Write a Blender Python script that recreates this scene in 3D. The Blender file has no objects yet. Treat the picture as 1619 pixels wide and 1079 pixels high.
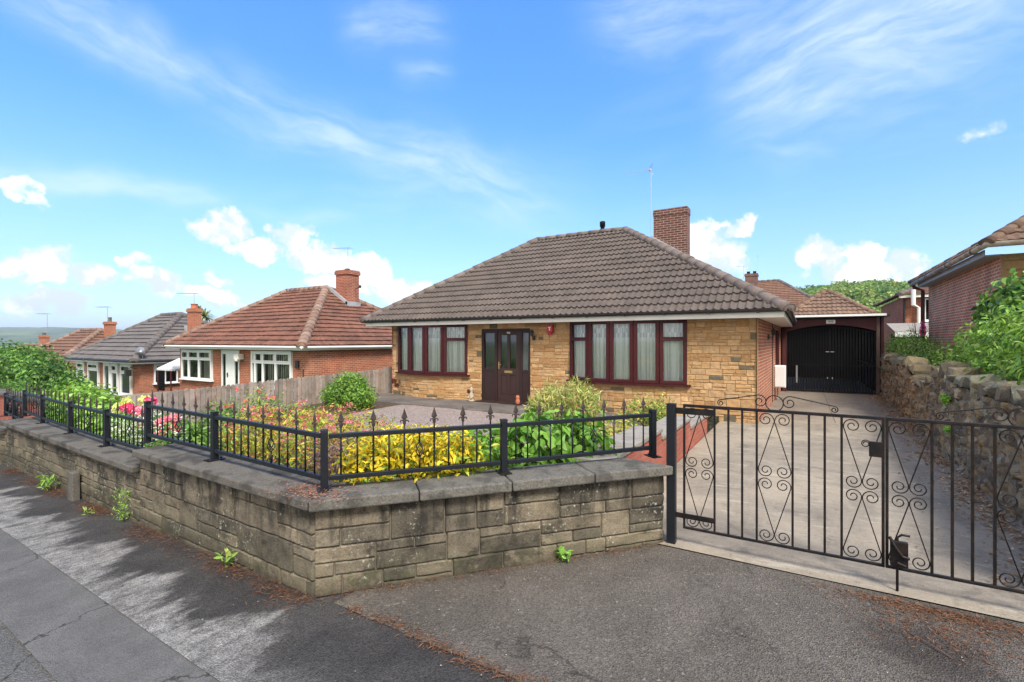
import bpy, bmesh, math, random
import numpy as np
from mathutils import Vector, Matrix, noise as mnoise
R_ = math.radians
SC = bpy.context.scene
COL = SC.collection
# ------------------------------------------------------------------ camera
YAW = math.atan(460/761)
cam_d = bpy.data.cameras.new("camera"); cam = bpy.data.objects.new("camera", cam_d); COL.objects.link(cam)
cam.location = (0, 0, 1.8); cam.rotation_euler = (R_(90), 0, YAW)
cam_d.sensor_width = 36; cam_d.lens = 36*761/1619; cam_d.clip_start = .05; cam_d.clip_end = 12000
SC.camera = cam
# ------------------------------------------------------------------ view, sky, sun
SC.view_settings.view_transform = 'Standard'; SC.view_settings.look = 'None'
SC.view_settings.exposure = 1.38; SC.view_settings.gamma = 1
SUN_EL, SUN_AZ = 50, 130          # azimuth clockwise from +Y : from the right, slightly in front of the facades
sl = bpy.data.lights.new("sun", 'SUN'); sl.energy = 2.2; sl.angle = R_(16); sl.color = (1, .955, .88)
so = bpy.data.objects.new("sun", sl); COL.objects.link(so)
sd = Vector((math.sin(R_(SUN_AZ))*math.cos(R_(SUN_EL)), math.cos(R_(SUN_AZ))*math.cos(R_(SUN_EL)), math.sin(R_(SUN_EL))))
so.rotation_euler = sd.to_track_quat('Z', 'Y').to_euler()

class NT:
    """tiny node-graph writer"""
    def __init__(s, nt): s.nt = nt
    def n(s, typ, **kw):
        o = s.nt.nodes.new(typ)
        for k, v in kw.items(): setattr(o, k, v)
        return o
    def put(s, sock, v):
        if v is None: return
        if hasattr(v, 'is_output') or isinstance(v, bpy.types.NodeSocket): s.nt.links.new(v, sock)
        elif isinstance(v, (tuple, list)) and len(v) == 3 and sock.type == 'RGBA': sock.default_value = (*v, 1)
        else: sock.default_value = v
    def m(s, op, a, b=None, c=None, clamp=False):
        o = s.n('ShaderNodeMath', operation=op, use_clamp=clamp)
        for i, v in enumerate((a, b, c)): s.put(o.inputs[i], v)
        return o.outputs[0]
    def v(s, op, a, b=None, sc=None):
        o = s.n('ShaderNodeVectorMath', operation=op); s.put(o.inputs[0], a); s.put(o.inputs[1], b)
        if sc is not None: s.put(o.inputs['Scale'], sc)
        return o.outputs['Value'] if op in ('DOT_PRODUCT', 'LENGTH', 'DISTANCE') else o.outputs[0]
    def mix(s, f, a, b, blend='MIX'):
        o = s.n('ShaderNodeMix', data_type='RGBA', blend_type=blend); s.put(o.inputs[0], f); s.put(o.inputs[6], a); s.put(o.inputs[7], b)
        return o.outputs[2]
    def ramp(s, f, lo, hi, a=0., b=1., smooth=True):
        o = s.n('ShaderNodeMapRange', interpolation_type='SMOOTHSTEP' if smooth else 'LINEAR'); s.put(o.inputs[0], f)
        for i, q in enumerate((lo, hi, a, b)): s.put(o.inputs[1+i], q)
        return o.outputs[0]
    def noise(s, vec, scale, detail=4, rough=.55, dist=0.):
        o = s.n('ShaderNodeTexNoise'); s.put(o.inputs['Vector'], vec); o.inputs['Scale'].default_value = scale
        o.inputs['Detail'].default_value = detail; o.inputs['Roughness'].default_value = rough; o.inputs['Distortion'].default_value = dist
        return o.outputs['Fac']
    def voro(s, vec, scale, feature='F1', out='Distance', rnd=1.):
        o = s.n('ShaderNodeTexVoronoi', feature=feature); s.put(o.inputs['Vector'], vec); o.inputs['Scale'].default_value = scale
        o.inputs['Randomness'].default_value = rnd
        return o.outputs[out]
    def mapv(s, vec, loc=(0, 0, 0), rot=(0, 0, 0), scale=(1, 1, 1)):
        o = s.n('ShaderNodeMapping'); s.put(o.inputs[0], vec); o.inputs[1].default_value = loc; o.inputs[2].default_value = rot; o.inputs[3].default_value = scale
        return o.outputs[0]
    def comb(s, x, y, z):
        o = s.n('ShaderNodeCombineXYZ'); s.put(o.inputs[0], x); s.put(o.inputs[1], y); s.put(o.inputs[2], z); return o.outputs[0]
    def sep(s, vec):
        o = s.n('ShaderNodeSeparateXYZ'); s.put(o.inputs[0], vec); return o.outputs

def noisec(g, vec, scale, detail):
    o = g.n('ShaderNodeTexNoise'); g.put(o.inputs['Vector'], vec); o.inputs['Scale'].default_value = scale; o.inputs['Detail'].default_value = detail; o.inputs['Roughness'].default_value = .6
    return o.outputs['Color']
def make_world():
    w = bpy.data.worlds.new("World"); SC.world = w; w.use_nodes = True
    nt = w.node_tree; nt.nodes.clear(); g = NT(nt)
    sky = g.n('ShaderNodeTexSky', sky_type='NISHITA'); sky.sun_disc = False
    sky.sun_elevation = R_(SUN_EL); sky.sun_rotation = R_(SUN_AZ)
    sky.air_density = 1.0; sky.dust_density = .6; sky.ozone_density = 1.6
    d = g.n('ShaderNodeTexCoord').outputs['Generated']
    x, y, z = g.sep(d)
    el = g.m('MULTIPLY', g.m('ARCSINE', z), 180/math.pi)
    az = g.m('MULTIPLY', g.m('ARCTAN2', x, y), 180/math.pi)
    hs = g.n('ShaderNodeHueSaturation'); g.put(hs.inputs['Color'], sky.outputs[0]); hs.inputs['Saturation'].default_value = SKY_SAT; hs.inputs['Hue'].default_value = SKY_HUE
    base = g.mix(1., hs.outputs[0], SKY_TINT, 'MULTIPLY')
    elb = g.ramp(el, 0., 34., 0., 1., False)
    base = g.mix(1., base, g.mix(elb, SKY_LOW, SKY_HIGH), 'MULTIPLY')
    base = g.mix(g.ramp(el, -2., 24., .50, .0), base, SKY_PALE)
    def azel(px, py):
        a = (px-810)/761; b = (540-py)/761
        dx = -math.sin(YAW)+a*math.cos(YAW); dy = math.cos(YAW)+a*math.sin(YAW)
        return math.degrees(math.atan2(dx, dy)), math.degrees(math.atan2(b, math.hypot(1, a)))
    # cumulus puffs low over the valley: soft ellipses in azimuth / elevation broken up by noise
    n1 = g.noise(d, 16, 7, .62); n2 = g.noise(g.mapv(d, loc=(.3, .1, -.012)), 16, 7, .62)
    nf = g.noise(d, 55, 5, .6)
    puffs = [(60,420,70,34),(150,440,60,30),(65,480,90,28),(255,455,50,24),(360,360,55,38),(420,398,48,24),(470,375,34,34),(520,410,60,34),(585,430,50,34),(640,455,60,28),
             (545,455,60,20),(1115,385,48,40),(1150,405,44,40),(1165,355,46,17),(1290,410,40,36),(1350,415,60,38),(1430,420,50,34),(1370,440,130,30),(1553,222,58,22),(55,313,30,22),(342,440,22,18),(230,422,26,14),(330,470,60,16)]
    az0, el0 = az, el
    w1 = g.sep(g.v('SUBTRACT', noisec(g, d, 8., 3), (.5, .5, .5))); w2 = g.sep(g.v('SUBTRACT', noisec(g, d, 34., 5), (.5, .5, .5)))
    az = g.m('ADD', az0, g.m('ADD', g.m('MULTIPLY', w1[0], 7.5), g.m('MULTIPLY', w2[0], 3.6)))
    el = g.m('ADD', el0, g.m('ADD', g.m('MULTIPLY', w1[1], 4.6), g.m('MULTIPLY', w2[1], 2.6)))
    tot = None
    for (px, py, rx, ry) in puffs:
        a0, e0 = azel(px, py); a1, _ = azel(px+rx, py); _, e1 = azel(px, py-ry)
        da = g.m('DIVIDE', g.m('SUBTRACT', az, a0), abs(a1-a0)); de = g.m('DIVIDE', g.m('SUBTRACT', el, e0), abs(e1-e0))
        q = g.m('SUBTRACT', 1., g.m('ADD', g.m('MULTIPLY', da, da), g.m('MULTIPLY', de, de)))
        q = g.m('MULTIPLY', g.m('MAXIMUM', q, 0.), .52 if (rx < 32 or py < 300) else 1.)
        tot = q if tot is None else g.m('MAXIMUM', tot, q)
    fld = g.m('ADD', tot, g.m('ADD', g.m('MULTIPLY', g.m('SUBTRACT', n1, .5), 1.2), g.m('MULTIPLY', g.m('SUBTRACT', nf, .5), .9)))
    gate = g.ramp(tot, .0, .22)
    cum = g.m('MULTIPLY', g.ramp(fld, .0, .80), gate)
    thick = g.ramp(g.m('ADD', fld, g.m('MULTIPLY', g.m('SUBTRACT', n1, n2), 7.)), .1, 1.1)
    az, el = az0, el0
    # thin high cirrus: combed noise on a flat layer
    pl = g.v('SCALE', d, sc=g.m('DIVIDE', 1., g.m('ADD', g.m('MAXIMUM', z, 0.), .12)))
    st = g.mapv(pl, rot=(0, 0, R_(38)), scale=(.5, 2.2, 1))
    c1 = g.noise(st, 1.0, 6, .52, .8); c2 = g.noise(g.mapv(pl, scale=(1, 1, 1)), .7, 3, .5)
    cir = g.m('MULTIPLY', g.ramp(c1, .5, .85), g.ramp(c2, .42, .7))
    strokes = [((20,-20),(340,140),20,.5),((340,140),(620,250),30,.42),((560,230),(860,320),38,.45),((-20,278),(330,312),15,.55),((380,330),(560,345),9,.25),((560,60),(690,40),26,.32),((630,125),(710,128),16,.25),
               ((960,30),(1210,-10),34,.5),((1180,130),(1619,-30),70,.7),((1240,120),(1560,110),24,.5),((1190,240),(1320,235),12,.28),((1290,150),(1540,120),14,.35),((1250,60),(1619,20),50,.45),((560,300),(880,290),40,.2)]
    sm = None
    wv = g.m('MULTIPLY', g.m('SUBTRACT', g.noise(d, 5, 4, .55), .5), .09)
    cm = g.noise(g.mapv(d, rot=(0, R_(25), R_(-20)), scale=(1, 3.2, 5)), 3.2, 5, .52, .6)
    def dirv(px, py):
        a, e = azel(px, py); a, e = R_(a), R_(e)
        return Vector((math.sin(a)*math.cos(e), math.cos(a)*math.cos(e), math.sin(e)))
    for (p, q, wd, op) in strokes:
        A, B = dirv(*p), dirv(*q); N = A.cross(B).normalized(); M_ = (A+B).normalized(); T = N.cross(M_)
        hl = max(math.asin(min(1, abs(B.dot(T)))), .02); ww = wd/850
        u = g.m('DIVIDE', g.v('DOT_PRODUCT', d, tuple(T)), hl*1.15)
        v = g.m('DIVIDE', g.m('ADD', g.v('DOT_PRODUCT', d, tuple(N)), wv), ww*1.3)
        f_ = g.m('MAXIMUM', g.v('DOT_PRODUCT', d, tuple(M_)), 0.)
        u4 = g.m('POWER', g.m('ABSOLUTE', u), 4.)
        gg = g.m('MULTIPLY', g.m('EXPONENT', g.m('MULTIPLY', g.m('ADD', g.m('MULTIPLY', v, v), u4), -1.)), op)
        gg = g.m('MULTIPLY', gg, g.m('GREATER_THAN', f_, .5))
        fib = g.noise(g.comb(g.m('MULTIPLY', u, hl*5.), g.m('MULTIPLY', v, ww*26.), float(p[0])*.017), 1.5, 8, .62, .25)
        gg = g.m('MULTIPLY', gg, g.ramp(fib, .25, .75, .28, 1.45))
        sm = gg if sm is None else g.m('MAXIMUM', sm, gg)
    cir = g.m('MAXIMUM', g.m('MULTIPLY', cir, .22), g.m('MULTIPLY', sm, g.ramp(cm, .25, .75, .55, 1.)))
    cir = g.m('MULTIPLY', cir, g.ramp(el, 3., 14.))
    cwhite = g.mix(thick, CLOUD_LO, CLOUD_HI)
    colr = g.mix(cir, base, CIRRUS)
    colr = g.mix(g.m('MULTIPLY', cum, .95), colr, cwhite)
    # unseen bright cloud added behind the camera as neutral fill for the facades
    bk = g.ramp(g.v('DOT_PRODUCT', d, (math.sin(YAW), -math.cos(YAW), .12)), -.05, .35)
    bk = g.m('MULTIPLY', bk, g.ramp(g.noise(d, 2.2, 6, .6), .30, .52, .45, 1.))
    colr = g.mix(bk, colr, CLOUD_FILL)
    bg = g.n('ShaderNodeBackground'); g.put(bg.inputs[0], colr); bg.inputs[1].default_value = SKY_STR
    out = g.n('ShaderNodeOutputWorld'); nt.links.new(bg.outputs[0], out.inputs[0])
SKY_STR = .12; SKY_SAT = 1.25; SKY_HUE = .5; SKY_TINT = (1., 1., 1.); SKY_LOW = (.55, .66, .86); SKY_HIGH = (.84, 1.02, 1.22); SKY_PALE = (2.1, 2.75, 3.6)
CLOUD_FILL = (5.6, 5.35, 5.0); CLOUD_LO = (2.9, 3.25, 3.6); CLOUD_HI = (4.3, 4.3, 4.25); CIRRUS = (3.2, 3.65, 4.1)
make_world()

# ------------------------------------------------------------------ object helpers
ORG = {}
def thing(name, label, cat, loc=(0, 0, 0), group=None):
    o = bpy.data.objects.new(name, None); COL.objects.link(o); o.location = loc; o.empty_display_size = .1
    o['label'] = label; o['category'] = cat
    if group: o['group'] = group
    ORG[o.name] = Vector(loc); return o
def tag(o, label, cat, group=None, kind=None):
    if label: o['label'] = label
    if cat: o['category'] = cat
    if group: o['group'] = group
    if kind: o['kind'] = kind
    return o
class MB:
    def __init__(s): s.v = []; s.f = []; s.c = []; s.n = 0
    def add(s, vs, fs, col=None):
        b = s.n; s.v.extend(vs); s.n += len(vs)
        s.f.extend([tuple(i+b for i in f) for f in fs])
        s.c.extend([col]*len(fs))
    def box(s, a, b, col=None):
        x0, y0, z0 = a; x1, y1, z1 = b
        s.add([(x0,y0,z0),(x1,y0,z0),(x1,y1,z0),(x0,y1,z0),(x0,y0,z1),(x1,y0,z1),(x1,y1,z1),(x0,y1,z1)],
              [(0,3,2,1),(4,5,6,7),(0,1,5,4),(1,2,6,5),(2,3,7,6),(3,0,4,7)], col)
        return s
    def obox(s, p, q, w, h, z0=None, col=None, ext=0.):
        """box along p->q (3D points, centre line), width w (horizontal), height h (vertical-ish)"""
        p, q = Vector(p), Vector(q); d = (q-p).normalized(); p = p-d*ext; q = q+d*ext
        up = Vector((0, 0, 1)) if abs(d.z) < .9 else Vector((0, 1, 0))
        sx = d.cross(up).normalized(); uy = sx.cross(d)
        vs = [tuple(c+sx*(a*w/2)+uy*(b*h/2)) for c in (p, q) for a, b in ((-1,-1),(1,-1),(1,1),(-1,1))]
        s.add(vs, [(0,3,2,1),(4,5,6,7),(0,1,5,4),(1,2,6,5),(2,3,7,6),(3,0,4,7)], col); return s
    def tube(s, pts, r, seg=8, col=None, cap=True, taper=None):
        pts = [Vector(p) for p in pts]; n = len(pts); vs = []; prev = None
        for i, p in enumerate(pts):
            t = (pts[min(i+1, n-1)]-pts[max(i-1, 0)]).normalized()
            if prev is None:
                a = Vector((0, 0, 1)) if abs(t.z) < .9 else Vector((1, 0, 0)); u = t.cross(a).normalized()
            else: u = (prev-t*prev.dot(t)).normalized()
            prev = u; w = t.cross(u)
            rr = r if taper is None else r*(1+(taper-1)*i/max(1, n-1))
            if isinstance(r, (list, tuple)): rr = r[i]
            for k in range(seg):
                a = 2*math.pi*k/seg; vs.append(tuple(p+u*(math.cos(a)*rr)+w*(math.sin(a)*rr)))
        fs = [(i*seg+k, i*seg+(k+1) % seg, (i+1)*seg+(k+1) % seg, (i+1)*seg+k) for i in range(n-1) for k in range(seg)]
        if cap: fs += [tuple(range(seg))[::-1], tuple((n-1)*seg+k for k in range(seg))]
        s.add(vs, fs, col); return s
    def lathe(s, c, prof, seg=12, col=None):
        vs = []; c = Vector(c)
        for r, z in prof:
            for k in range(seg):
                a = 2*math.pi*k/seg; vs.append((c.x+r*math.cos(a), c.y+r*math.sin(a), c.z+z))
        n = len(prof)
        fs = [(i*seg+k, i*seg+(k+1) % seg, (i+1)*seg+(k+1) % seg, (i+1)*seg+k) for i in range(n-1) for k in range(seg)]
        fs += [tuple(range(seg))[::-1], tuple((n-1)*seg+k for k in range(seg))]
        s.add(vs, fs, col); return s
    def quad(s, a, b, c, d, col=None): s.add([tuple(a), tuple(b), tuple(c), tuple(d)], [(0, 1, 2, 3)], col); return s
    def prism(s, poly, z0, z1, col=None):
        n = len(poly); vs = [(x, y, z0) for x, y in poly]+[(x, y, z1) for x, y in poly]
        s.add(vs, [tuple(range(n))[::-1], tuple(range(n, 2*n))]+[(i, (i+1) % n, n+(i+1) % n, n+i) for i in range(n)], col); return s
def link_mesh(name, V, F, mat, parent=None, cols=None, smooth=False, uv=True):
    org = Vector((0, 0, 0))
    if parent is not None: org = ORG[parent.name]
    V = np.asarray(V, dtype=np.float64).reshape(-1, 3)-np.array(org)
    me = bpy.data.meshes.new(name); me.from_pydata(V.tolist(), [], F); me.update()
    if cols is not None and any(c is not None for c in cols):
        at = me.attributes.new('col', 'FLOAT_COLOR', 'FACE')
        arr = np.array([(c if c is not None else (1, 1, 1)) for c in cols], dtype=np.float32)
        arr = np.hstack([arr, np.ones((len(arr), 1), dtype=np.float32)]); at.data.foreach_set('color', arr.ravel())
    if uv and len(me.polygons):
        nl = len(me.loops); vi = np.empty(nl, dtype=np.int32); me.loops.foreach_get('vertex_index', vi)
        nn = np.empty(len(me.polygons)*3, dtype=np.float32); me.polygons.foreach_get('normal', nn); nn = nn.reshape(-1, 3)
        lt = np.empty(len(me.polygons), dtype=np.int32); me.polygons.foreach_get('loop_total', lt)
        N = np.abs(np.repeat(nn, lt, axis=0)); W = (V+np.array(org))[vi]
        top = N[:, 2] > .8; sx = (~top) & (N[:, 0] > N[:, 1])
        U = np.where(sx, W[:, 1], W[:, 0]); T = np.where(top, W[:, 1], W[:, 2])
        l = me.uv_layers.new(name='UVMap'); l.data.foreach_set('uv', np.stack([U, T], 1).astype(np.float32).ravel())
    if smooth: me.polygons.foreach_set('use_smooth', [True]*len(me.polygons))
    me.materials.append(mat)
    o = bpy.data.objects.new(name, me); COL.objects.link(o)
    if parent is not None: o.parent = parent; ORG[o.name] = org
    else: ORG[o.name] = org
    return o
def obj(name, mb, mat, parent=None, smooth=False, bevel=0., label=None):
    o = link_mesh(name, mb.v, mb.f, mat, parent, mb.c, smooth)
    if bevel:
        b = o.modifiers.new('b', 'BEVEL'); b.width = bevel; b.segments = 2; b.limit_method = 'ANGLE'; b.angle_limit = R_(40)
    if label: o['label'] = label
    return o
def copy_tree(o, parent=None):
    c = o.copy(); COL.objects.link(c); ORG[c.name] = ORG[o.name].copy()
    if parent is not None: c.parent = parent
    for ch in [k for k in o.children]: copy_tree(ch, c)
    return c

# ------------------------------------------------------------------ materials
def new_mat(name):
    m = bpy.data.materials.new(name); m.use_nodes = True; nt = m.node_tree; nt.nodes.clear(); g = NT(nt)
    out = g.n('ShaderNodeOutputMaterial'); b = g.n('ShaderNodeBsdfPrincipled'); nt.links.new(b.outputs[0], out.inputs[0])
    return m, g, b, out
def bump(g, b, h, dist, strength=1.):
    o = g.n('ShaderNodeBump'); o.inputs['Strength'].default_value = strength; o.inputs['Distance'].default_value = dist
    g.put(o.inputs['Height'], h); g.put(b.inputs['Normal'], o.outputs[0])
def simple(name, col, rough=.6, var=.25, scale=6., bmp=0., metal=0., attr=False, spec=.5, fine=60., col2=None):
    m, g, b, out = new_mat(name); co = g.n('ShaderNodeTexCoord').outputs['Object']
    n = g.noise(co, scale, 6, .6); nf = g.noise(co, fine, 4, .6)
    f = g.m('ADD', g.m('MULTIPLY', n, .65), g.m('MULTIPLY', nf, .35))
    k = g.ramp(f, .3, .7, 1-var, 1+var, False)
    base = col if col2 is None else g.mix(g.ramp(n, .42, .62), col, col2)
    if attr:
        a = g.n('ShaderNodeAttribute', attribute_name='col').outputs['Color']; base = g.mix(1., base, a, 'MULTIPLY')
    c = g.v('SCALE', base, sc=k) if hasattr(base, 'node') else g.v('SCALE', g.comb(*col), sc=k)
    g.put(b.inputs['Base Color'], c); g.put(b.inputs['Roughness'], g.ramp(nf, .2, .8, max(0, rough-.1), min(1, rough+.1), False))
    b.inputs['Metallic'].default_value = metal; b.inputs['Specular IOR Level'].default_value = spec
    if bmp: bump(g, b, f, bmp)
    return m
def brick(name, c1, c2, mortar, bw=.225, bh=.075, ms=.010, stain=.35):
    m, g, b, out = new_mat(name); uv = g.n('ShaderNodeUVMap').outputs[0]; co = g.n('ShaderNodeTexCoord').outputs['Object']
    t = g.n('ShaderNodeTexBrick'); g.put(t.inputs['Vector'], uv); t.inputs['Scale'].default_value = 1
    t.inputs['Brick Width'].default_value = bw; t.inputs['Row Height'].default_value = bh; t.inputs['Mortar Size'].default_value = ms
    t.inputs['Mortar Smooth'].default_value = .3; t.inputs['Bias'].default_value = -.1
    g.put(t.inputs['Color1'], c1); g.put(t.inputs['Color2'], c2); g.put(t.inputs['Mortar'], mortar)
    n = g.noise(co, 1.6, 6, .65); nf = g.noise(co, 45, 4, .6)
    c = g.v('SCALE', t.outputs['Color'], sc=g.m('MULTIPLY', g.ramp(n, .3, .72, 1.12, 1-stain, False), g.ramp(nf, .3, .7, .82, 1.18, False)))
    g.put(b.inputs['Base Color'], c); b.inputs['Roughness'].default_value = .85; b.inputs['Specular IOR Level'].default_value = .25
    h = g.m('ADD', g.m('MULTIPLY', t.outputs['Fac'], -1.), g.m('MULTIPLY', nf, .25)); bump(g, b, h, .006)
    return m
def leafmat(name, rough=.45, trans=.3, spec=.35):
    m, g, b, out = new_mat(name); a = g.n('ShaderNodeAttribute', attribute_name='col').outputs['Color']
    g.put(b.inputs['Base Color'], a); b.inputs['Roughness'].default_value = rough; b.inputs['Specular IOR Level'].default_value = spec
    tr = g.n('ShaderNodeBsdfTranslucent'); g.put(tr.inputs[0], g.mix(1., a, (1.25, 1.2, .7), 'MULTIPLY'))
    mx = g.n('ShaderNodeMixShader'); mx.inputs[0].default_value = trans
    g.nt.links.new(b.outputs[0], mx.inputs[1]); g.nt.links.new(tr.outputs[0], mx.inputs[2]); g.nt.links.new(mx.outputs[0], out.inputs[0])
    return m
def glassmat(name, tint=(.9, .95, .93), rf=.08, dark=None):
    m, g, b, out = new_mat(name)
    tr = g.n('ShaderNodeBsdfTransparent'); g.put(tr.inputs[0], tint)
    gl = g.n('ShaderNodeBsdfGlossy'); gl.inputs['Roughness'].default_value = .03; g.put(gl.inputs[0], (.95, .97, 1))
    fr = g.n('ShaderNodeFresnel'); fr.inputs[0].default_value = 1.5
    mx = g.n('ShaderNodeMixShader'); g.put(mx.inputs[0], g.m('ADD', fr.outputs[0], rf, clamp=True))
    g.nt.links.new(tr.outputs[0], mx.inputs[1]); g.nt.links.new(gl.outputs[0], mx.inputs[2]); g.nt.links.new(mx.outputs[0], out.inputs[0])
    return m
def stonemat(name, stain=.5, grain=.25, bmp=.006, tint2=(.05, .05, .045), streak=0., moss=False):
    """per-block colour comes from the face attribute; grain, dirt and lichen on top"""
    m, g, b, out = new_mat(name); co = g.n('ShaderNodeTexCoord').outputs['Object']
    a = g.n('ShaderNodeAttribute', attribute_name='col').outputs['Color']
    n = g.noise(co, 2.3, 8, .68, .3); nm = g.noise(co, 13, 6, .65); nf = g.noise(co, 90, 5, .65)
    c = g.v('SCALE', a, sc=g.m('MULTIPLY', g.ramp(nf, .3, .7, 1-grain, 1+grain, False), g.ramp(nm, .3, .7, .8, 1.2, False)))
    if streak:
        sn = g.noise(g.mapv(co, scale=(1, 1, .12)), 4., 5, .6)
        n = g.m('ADD', g.m('MULTIPLY', n, 1-streak), g.m('MULTIPLY', sn, streak))
    c = g.mix(g.m('MULTIPLY', g.ramp(n, .5, .68), stain), c, tint2)
    if moss:
        zz = g.sep(co)[2]
        run = g.noise(g.mapv(co, scale=(1, 1, .10)), 7., 6, .65)
        c = g.mix(g.m('MULTIPLY', g.m('MULTIPLY', g.ramp(run, .46, .62), g.ramp(zz, .10, .60)), .85), c, (.020,.019,.016))
        blk = g.ramp(g.m('ADD', g.m('MULTIPLY', g.noise(g.v('ADD', co, (7.3, 1.1, 0)), 1.9, 7, .7, .5), .75), g.m('MULTIPLY', nm, .25)), .50, .60); c = g.mix(g.m('MULTIPLY', blk, .78), c, (.024,.022,.019))
        c = g.mix(g.m('MULTIPLY', g.m('MULTIPLY', g.ramp(zz, .34, .0), g.ramp(nm, .40, .62)), .5), c, (.085,.092,.045))
        c = g.mix(g.m('MULTIPLY', g.ramp(zz, .10, .0), .55), c, (.045,.038,.028))
    lich = g.ramp(g.noise(co, 30, 5, .7), .57, .66)
    c = g.mix(g.m('MULTIPLY', lich, g.ramp(g.noise(co, 2.3, 3, .5), .46, .62, 0, .7)), c, (.42, .43, .36))
    g.put(b.inputs['Base Color'], c); b.inputs['Roughness'].default_value = .92; b.inputs['Specular IOR Level'].default_value = .2
    bump(g, b, g.m('ADD', g.m('MULTIPLY', nf, .4), nm), bmp)
    return m
def tilemat(name, col, col2, moss=None, mossamt=.0, var=.22):
    m, g, b, out = new_mat(name); co = g.n('ShaderNodeTexCoord').outputs['Object']
    a = g.n('ShaderNodeAttribute', attribute_name='col').outputs['Color']
    n = g.noise(co, 1.1, 7, .65); nm = g.noise(co, 9, 6, .65); nf = g.noise(co, 70, 4, .6)
    c = g.mix(g.ramp(g.m('ADD', g.m('MULTIPLY', n, .5), g.m('MULTIPLY', nm, .5)), .38, .62), col, col2)
    c = g.mix(1., c, a, 'MULTIPLY')
    c = g.v('SCALE', c, sc=g.ramp(nf, .3, .7, 1-var, 1+var, False))
    if moss: c = g.mix(g.m('MULTIPLY', g.ramp(g.noise(co, 5, 8, .75), .60-.12*mossamt, .72-.1*mossamt), min(1, mossamt+.3)), c, moss)
    g.put(b.inputs['Base Color'], c); b.inputs['Roughness'].default_value = .9; b.inputs['Specular IOR Level'].default_value = .2
    bump(g, b, g.m('ADD', nf, nm), .004)
    return m
M = {}
M['brick_red'] = brick('brick_red', (.34,.085,.045), (.22,.05,.03), (.42,.30,.22), stain=.3)
M['brick_side'] = brick('brick_side', (.46,.14,.075), (.34,.10,.055), (.55,.44,.32), stain=.25)
M['brick_orange'] = brick('brick_orange', (.42,.12,.055), (.30,.075,.04), (.42,.30,.21), stain=.25)
M['brick_dark'] = brick('brick_dark', (.60,.20,.095), (.45,.135,.065), (.70,.54,.38), ms=.013, stain=.4)
M['brick_chimney'] = brick('brick_chimney', (.155,.052,.038), (.08,.033,.028), (.36,.28,.235), stain=.3)
M['brick_pale'] = brick('brick_pale', (.46,.13,.085), (.36,.10,.07), (.34,.19,.14), ms=.009, stain=.35)
M['stone_tan'] = stonemat('stone_tan', stain=.28, grain=.2, bmp=.008, tint2=(.20,.115,.045), streak=.3)
M['stone_wall'] = stonemat('stone_wall', stain=.85, grain=.34, bmp=.013, tint2=(.034,.031,.025), streak=.3, moss=True)
M['rubble'] = stonemat('rubble', stain=.45, grain=.35, bmp=.015, tint2=(.05,.045,.035))
M['mortar_tan'] = simple('mortar_tan', (.34,.21,.10), .95, .2, bmp=.01)
M['mortar_grey'] = simple('mortar_grey', (.14,.12,.09), .95, .3, bmp=.01)
M['coping'] = simple('coping', (.15,.14,.122), .95, .8, 4.5, .018, fine=60, col2=(.055,.052,.046), spec=.2)
M['coping_old'] = simple('coping_old', (.135,.123,.106), .95, .7, 2.8, .014, col2=(.042,.039,.034), fine=60, spec=.2)
M['coping_light'] = simple('coping_light', (.30,.27,.235), .95, .35, 5, .010, col2=(.20,.18,.155), fine=110, spec=.2)
M['iron'] = simple('iron', (.008,.010,.014), .45, .3, 9, .002, spec=.3)
M['iron_rusty'] = simple('iron_rusty', (.006,.0055,.006), .5, .35, 14, .004, spec=.28, col2=(.016,.009,.007))
M['rust'] = simple('rust', (.13,.045,.025), .85, .4, 30, .003)
M['finial'] = simple('finial', (.05,.028,.022), .6, .4, 30, .002, col2=(.015,.014,.015))
M['white'] = simple('white', (.74,.75,.73), .4, .05, 3)
M['cream'] = simple('cream', (.80,.78,.72), .5, .08, 2, col2=(.72,.69,.62))
M['mahogany'] = simple('mahogany', (.048,.0075,.009), .45, .2, 5, spec=.25)
M['door_brown'] = simple('door_brown', (.040,.021,.019), .5, .15, 5, spec=.25)
M['door_dark'] = simple('door_dark', (.030,.016,.015), .5, .15, 5, spec=.25)
M['gutter_black'] = simple('gutter_black', (.018,.018,.018), .5, .3, 8)
M['maroon'] = simple('maroon', (.072,.020,.021), .6, .25, 3, spec=.2)
M['black_gate'] = simple('black_gate', (.010,.009,.0085), .8, .3, 4, spec=.1)
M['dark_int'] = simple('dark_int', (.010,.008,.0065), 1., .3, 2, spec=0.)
M['brass'] = simple('brass', (.55,.40,.15), .35, .2, 20, metal=1.)
M['lead'] = simple('lead', (.32,.34,.36), .6, .25, 5)
M['steel'] = simple('steel', (.45,.46,.47), .4, .2, 9, metal=.8)
M['red_plastic'] = simple('red_plastic', (.42,.01,.02), .35, .1, 4)
M['net'] = leafmat('net', .9, .12, .1)
M['glass'] = glassmat('glass', (.93,.97,.95), .07)
M['glass_dark'] = glassmat('glass_dark', (.40,.46,.44), .07)
M['room'] = simple('room', (.10,.10,.09), .9, .4, 1.2)
M['fence_wood'] = simple('fence_wood', (.33,.275,.235), .95, .32, 5, .006, attr=True, fine=40, col2=(.21,.17,.145), spec=.15)
M['wood_dark'] = simple('wood_dark', (.10,.065,.05), .8, .3, 5, .004)
M['bark'] = simple('bark', (.07,.05,.035), .95, .35, 12, .012)
M['stem'] = simple('stem', (.06,.075,.03), .9, .35, 12)
M['leaf'] = leafmat('leaf'); M['petal'] = leafmat('petal', .7, .35, .1)
M['clay'] = simple('clay', (.38,.12,.06), .85, .25, 8)
M['dry'] = leafmat('dry', .9, .1, .1)
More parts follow.
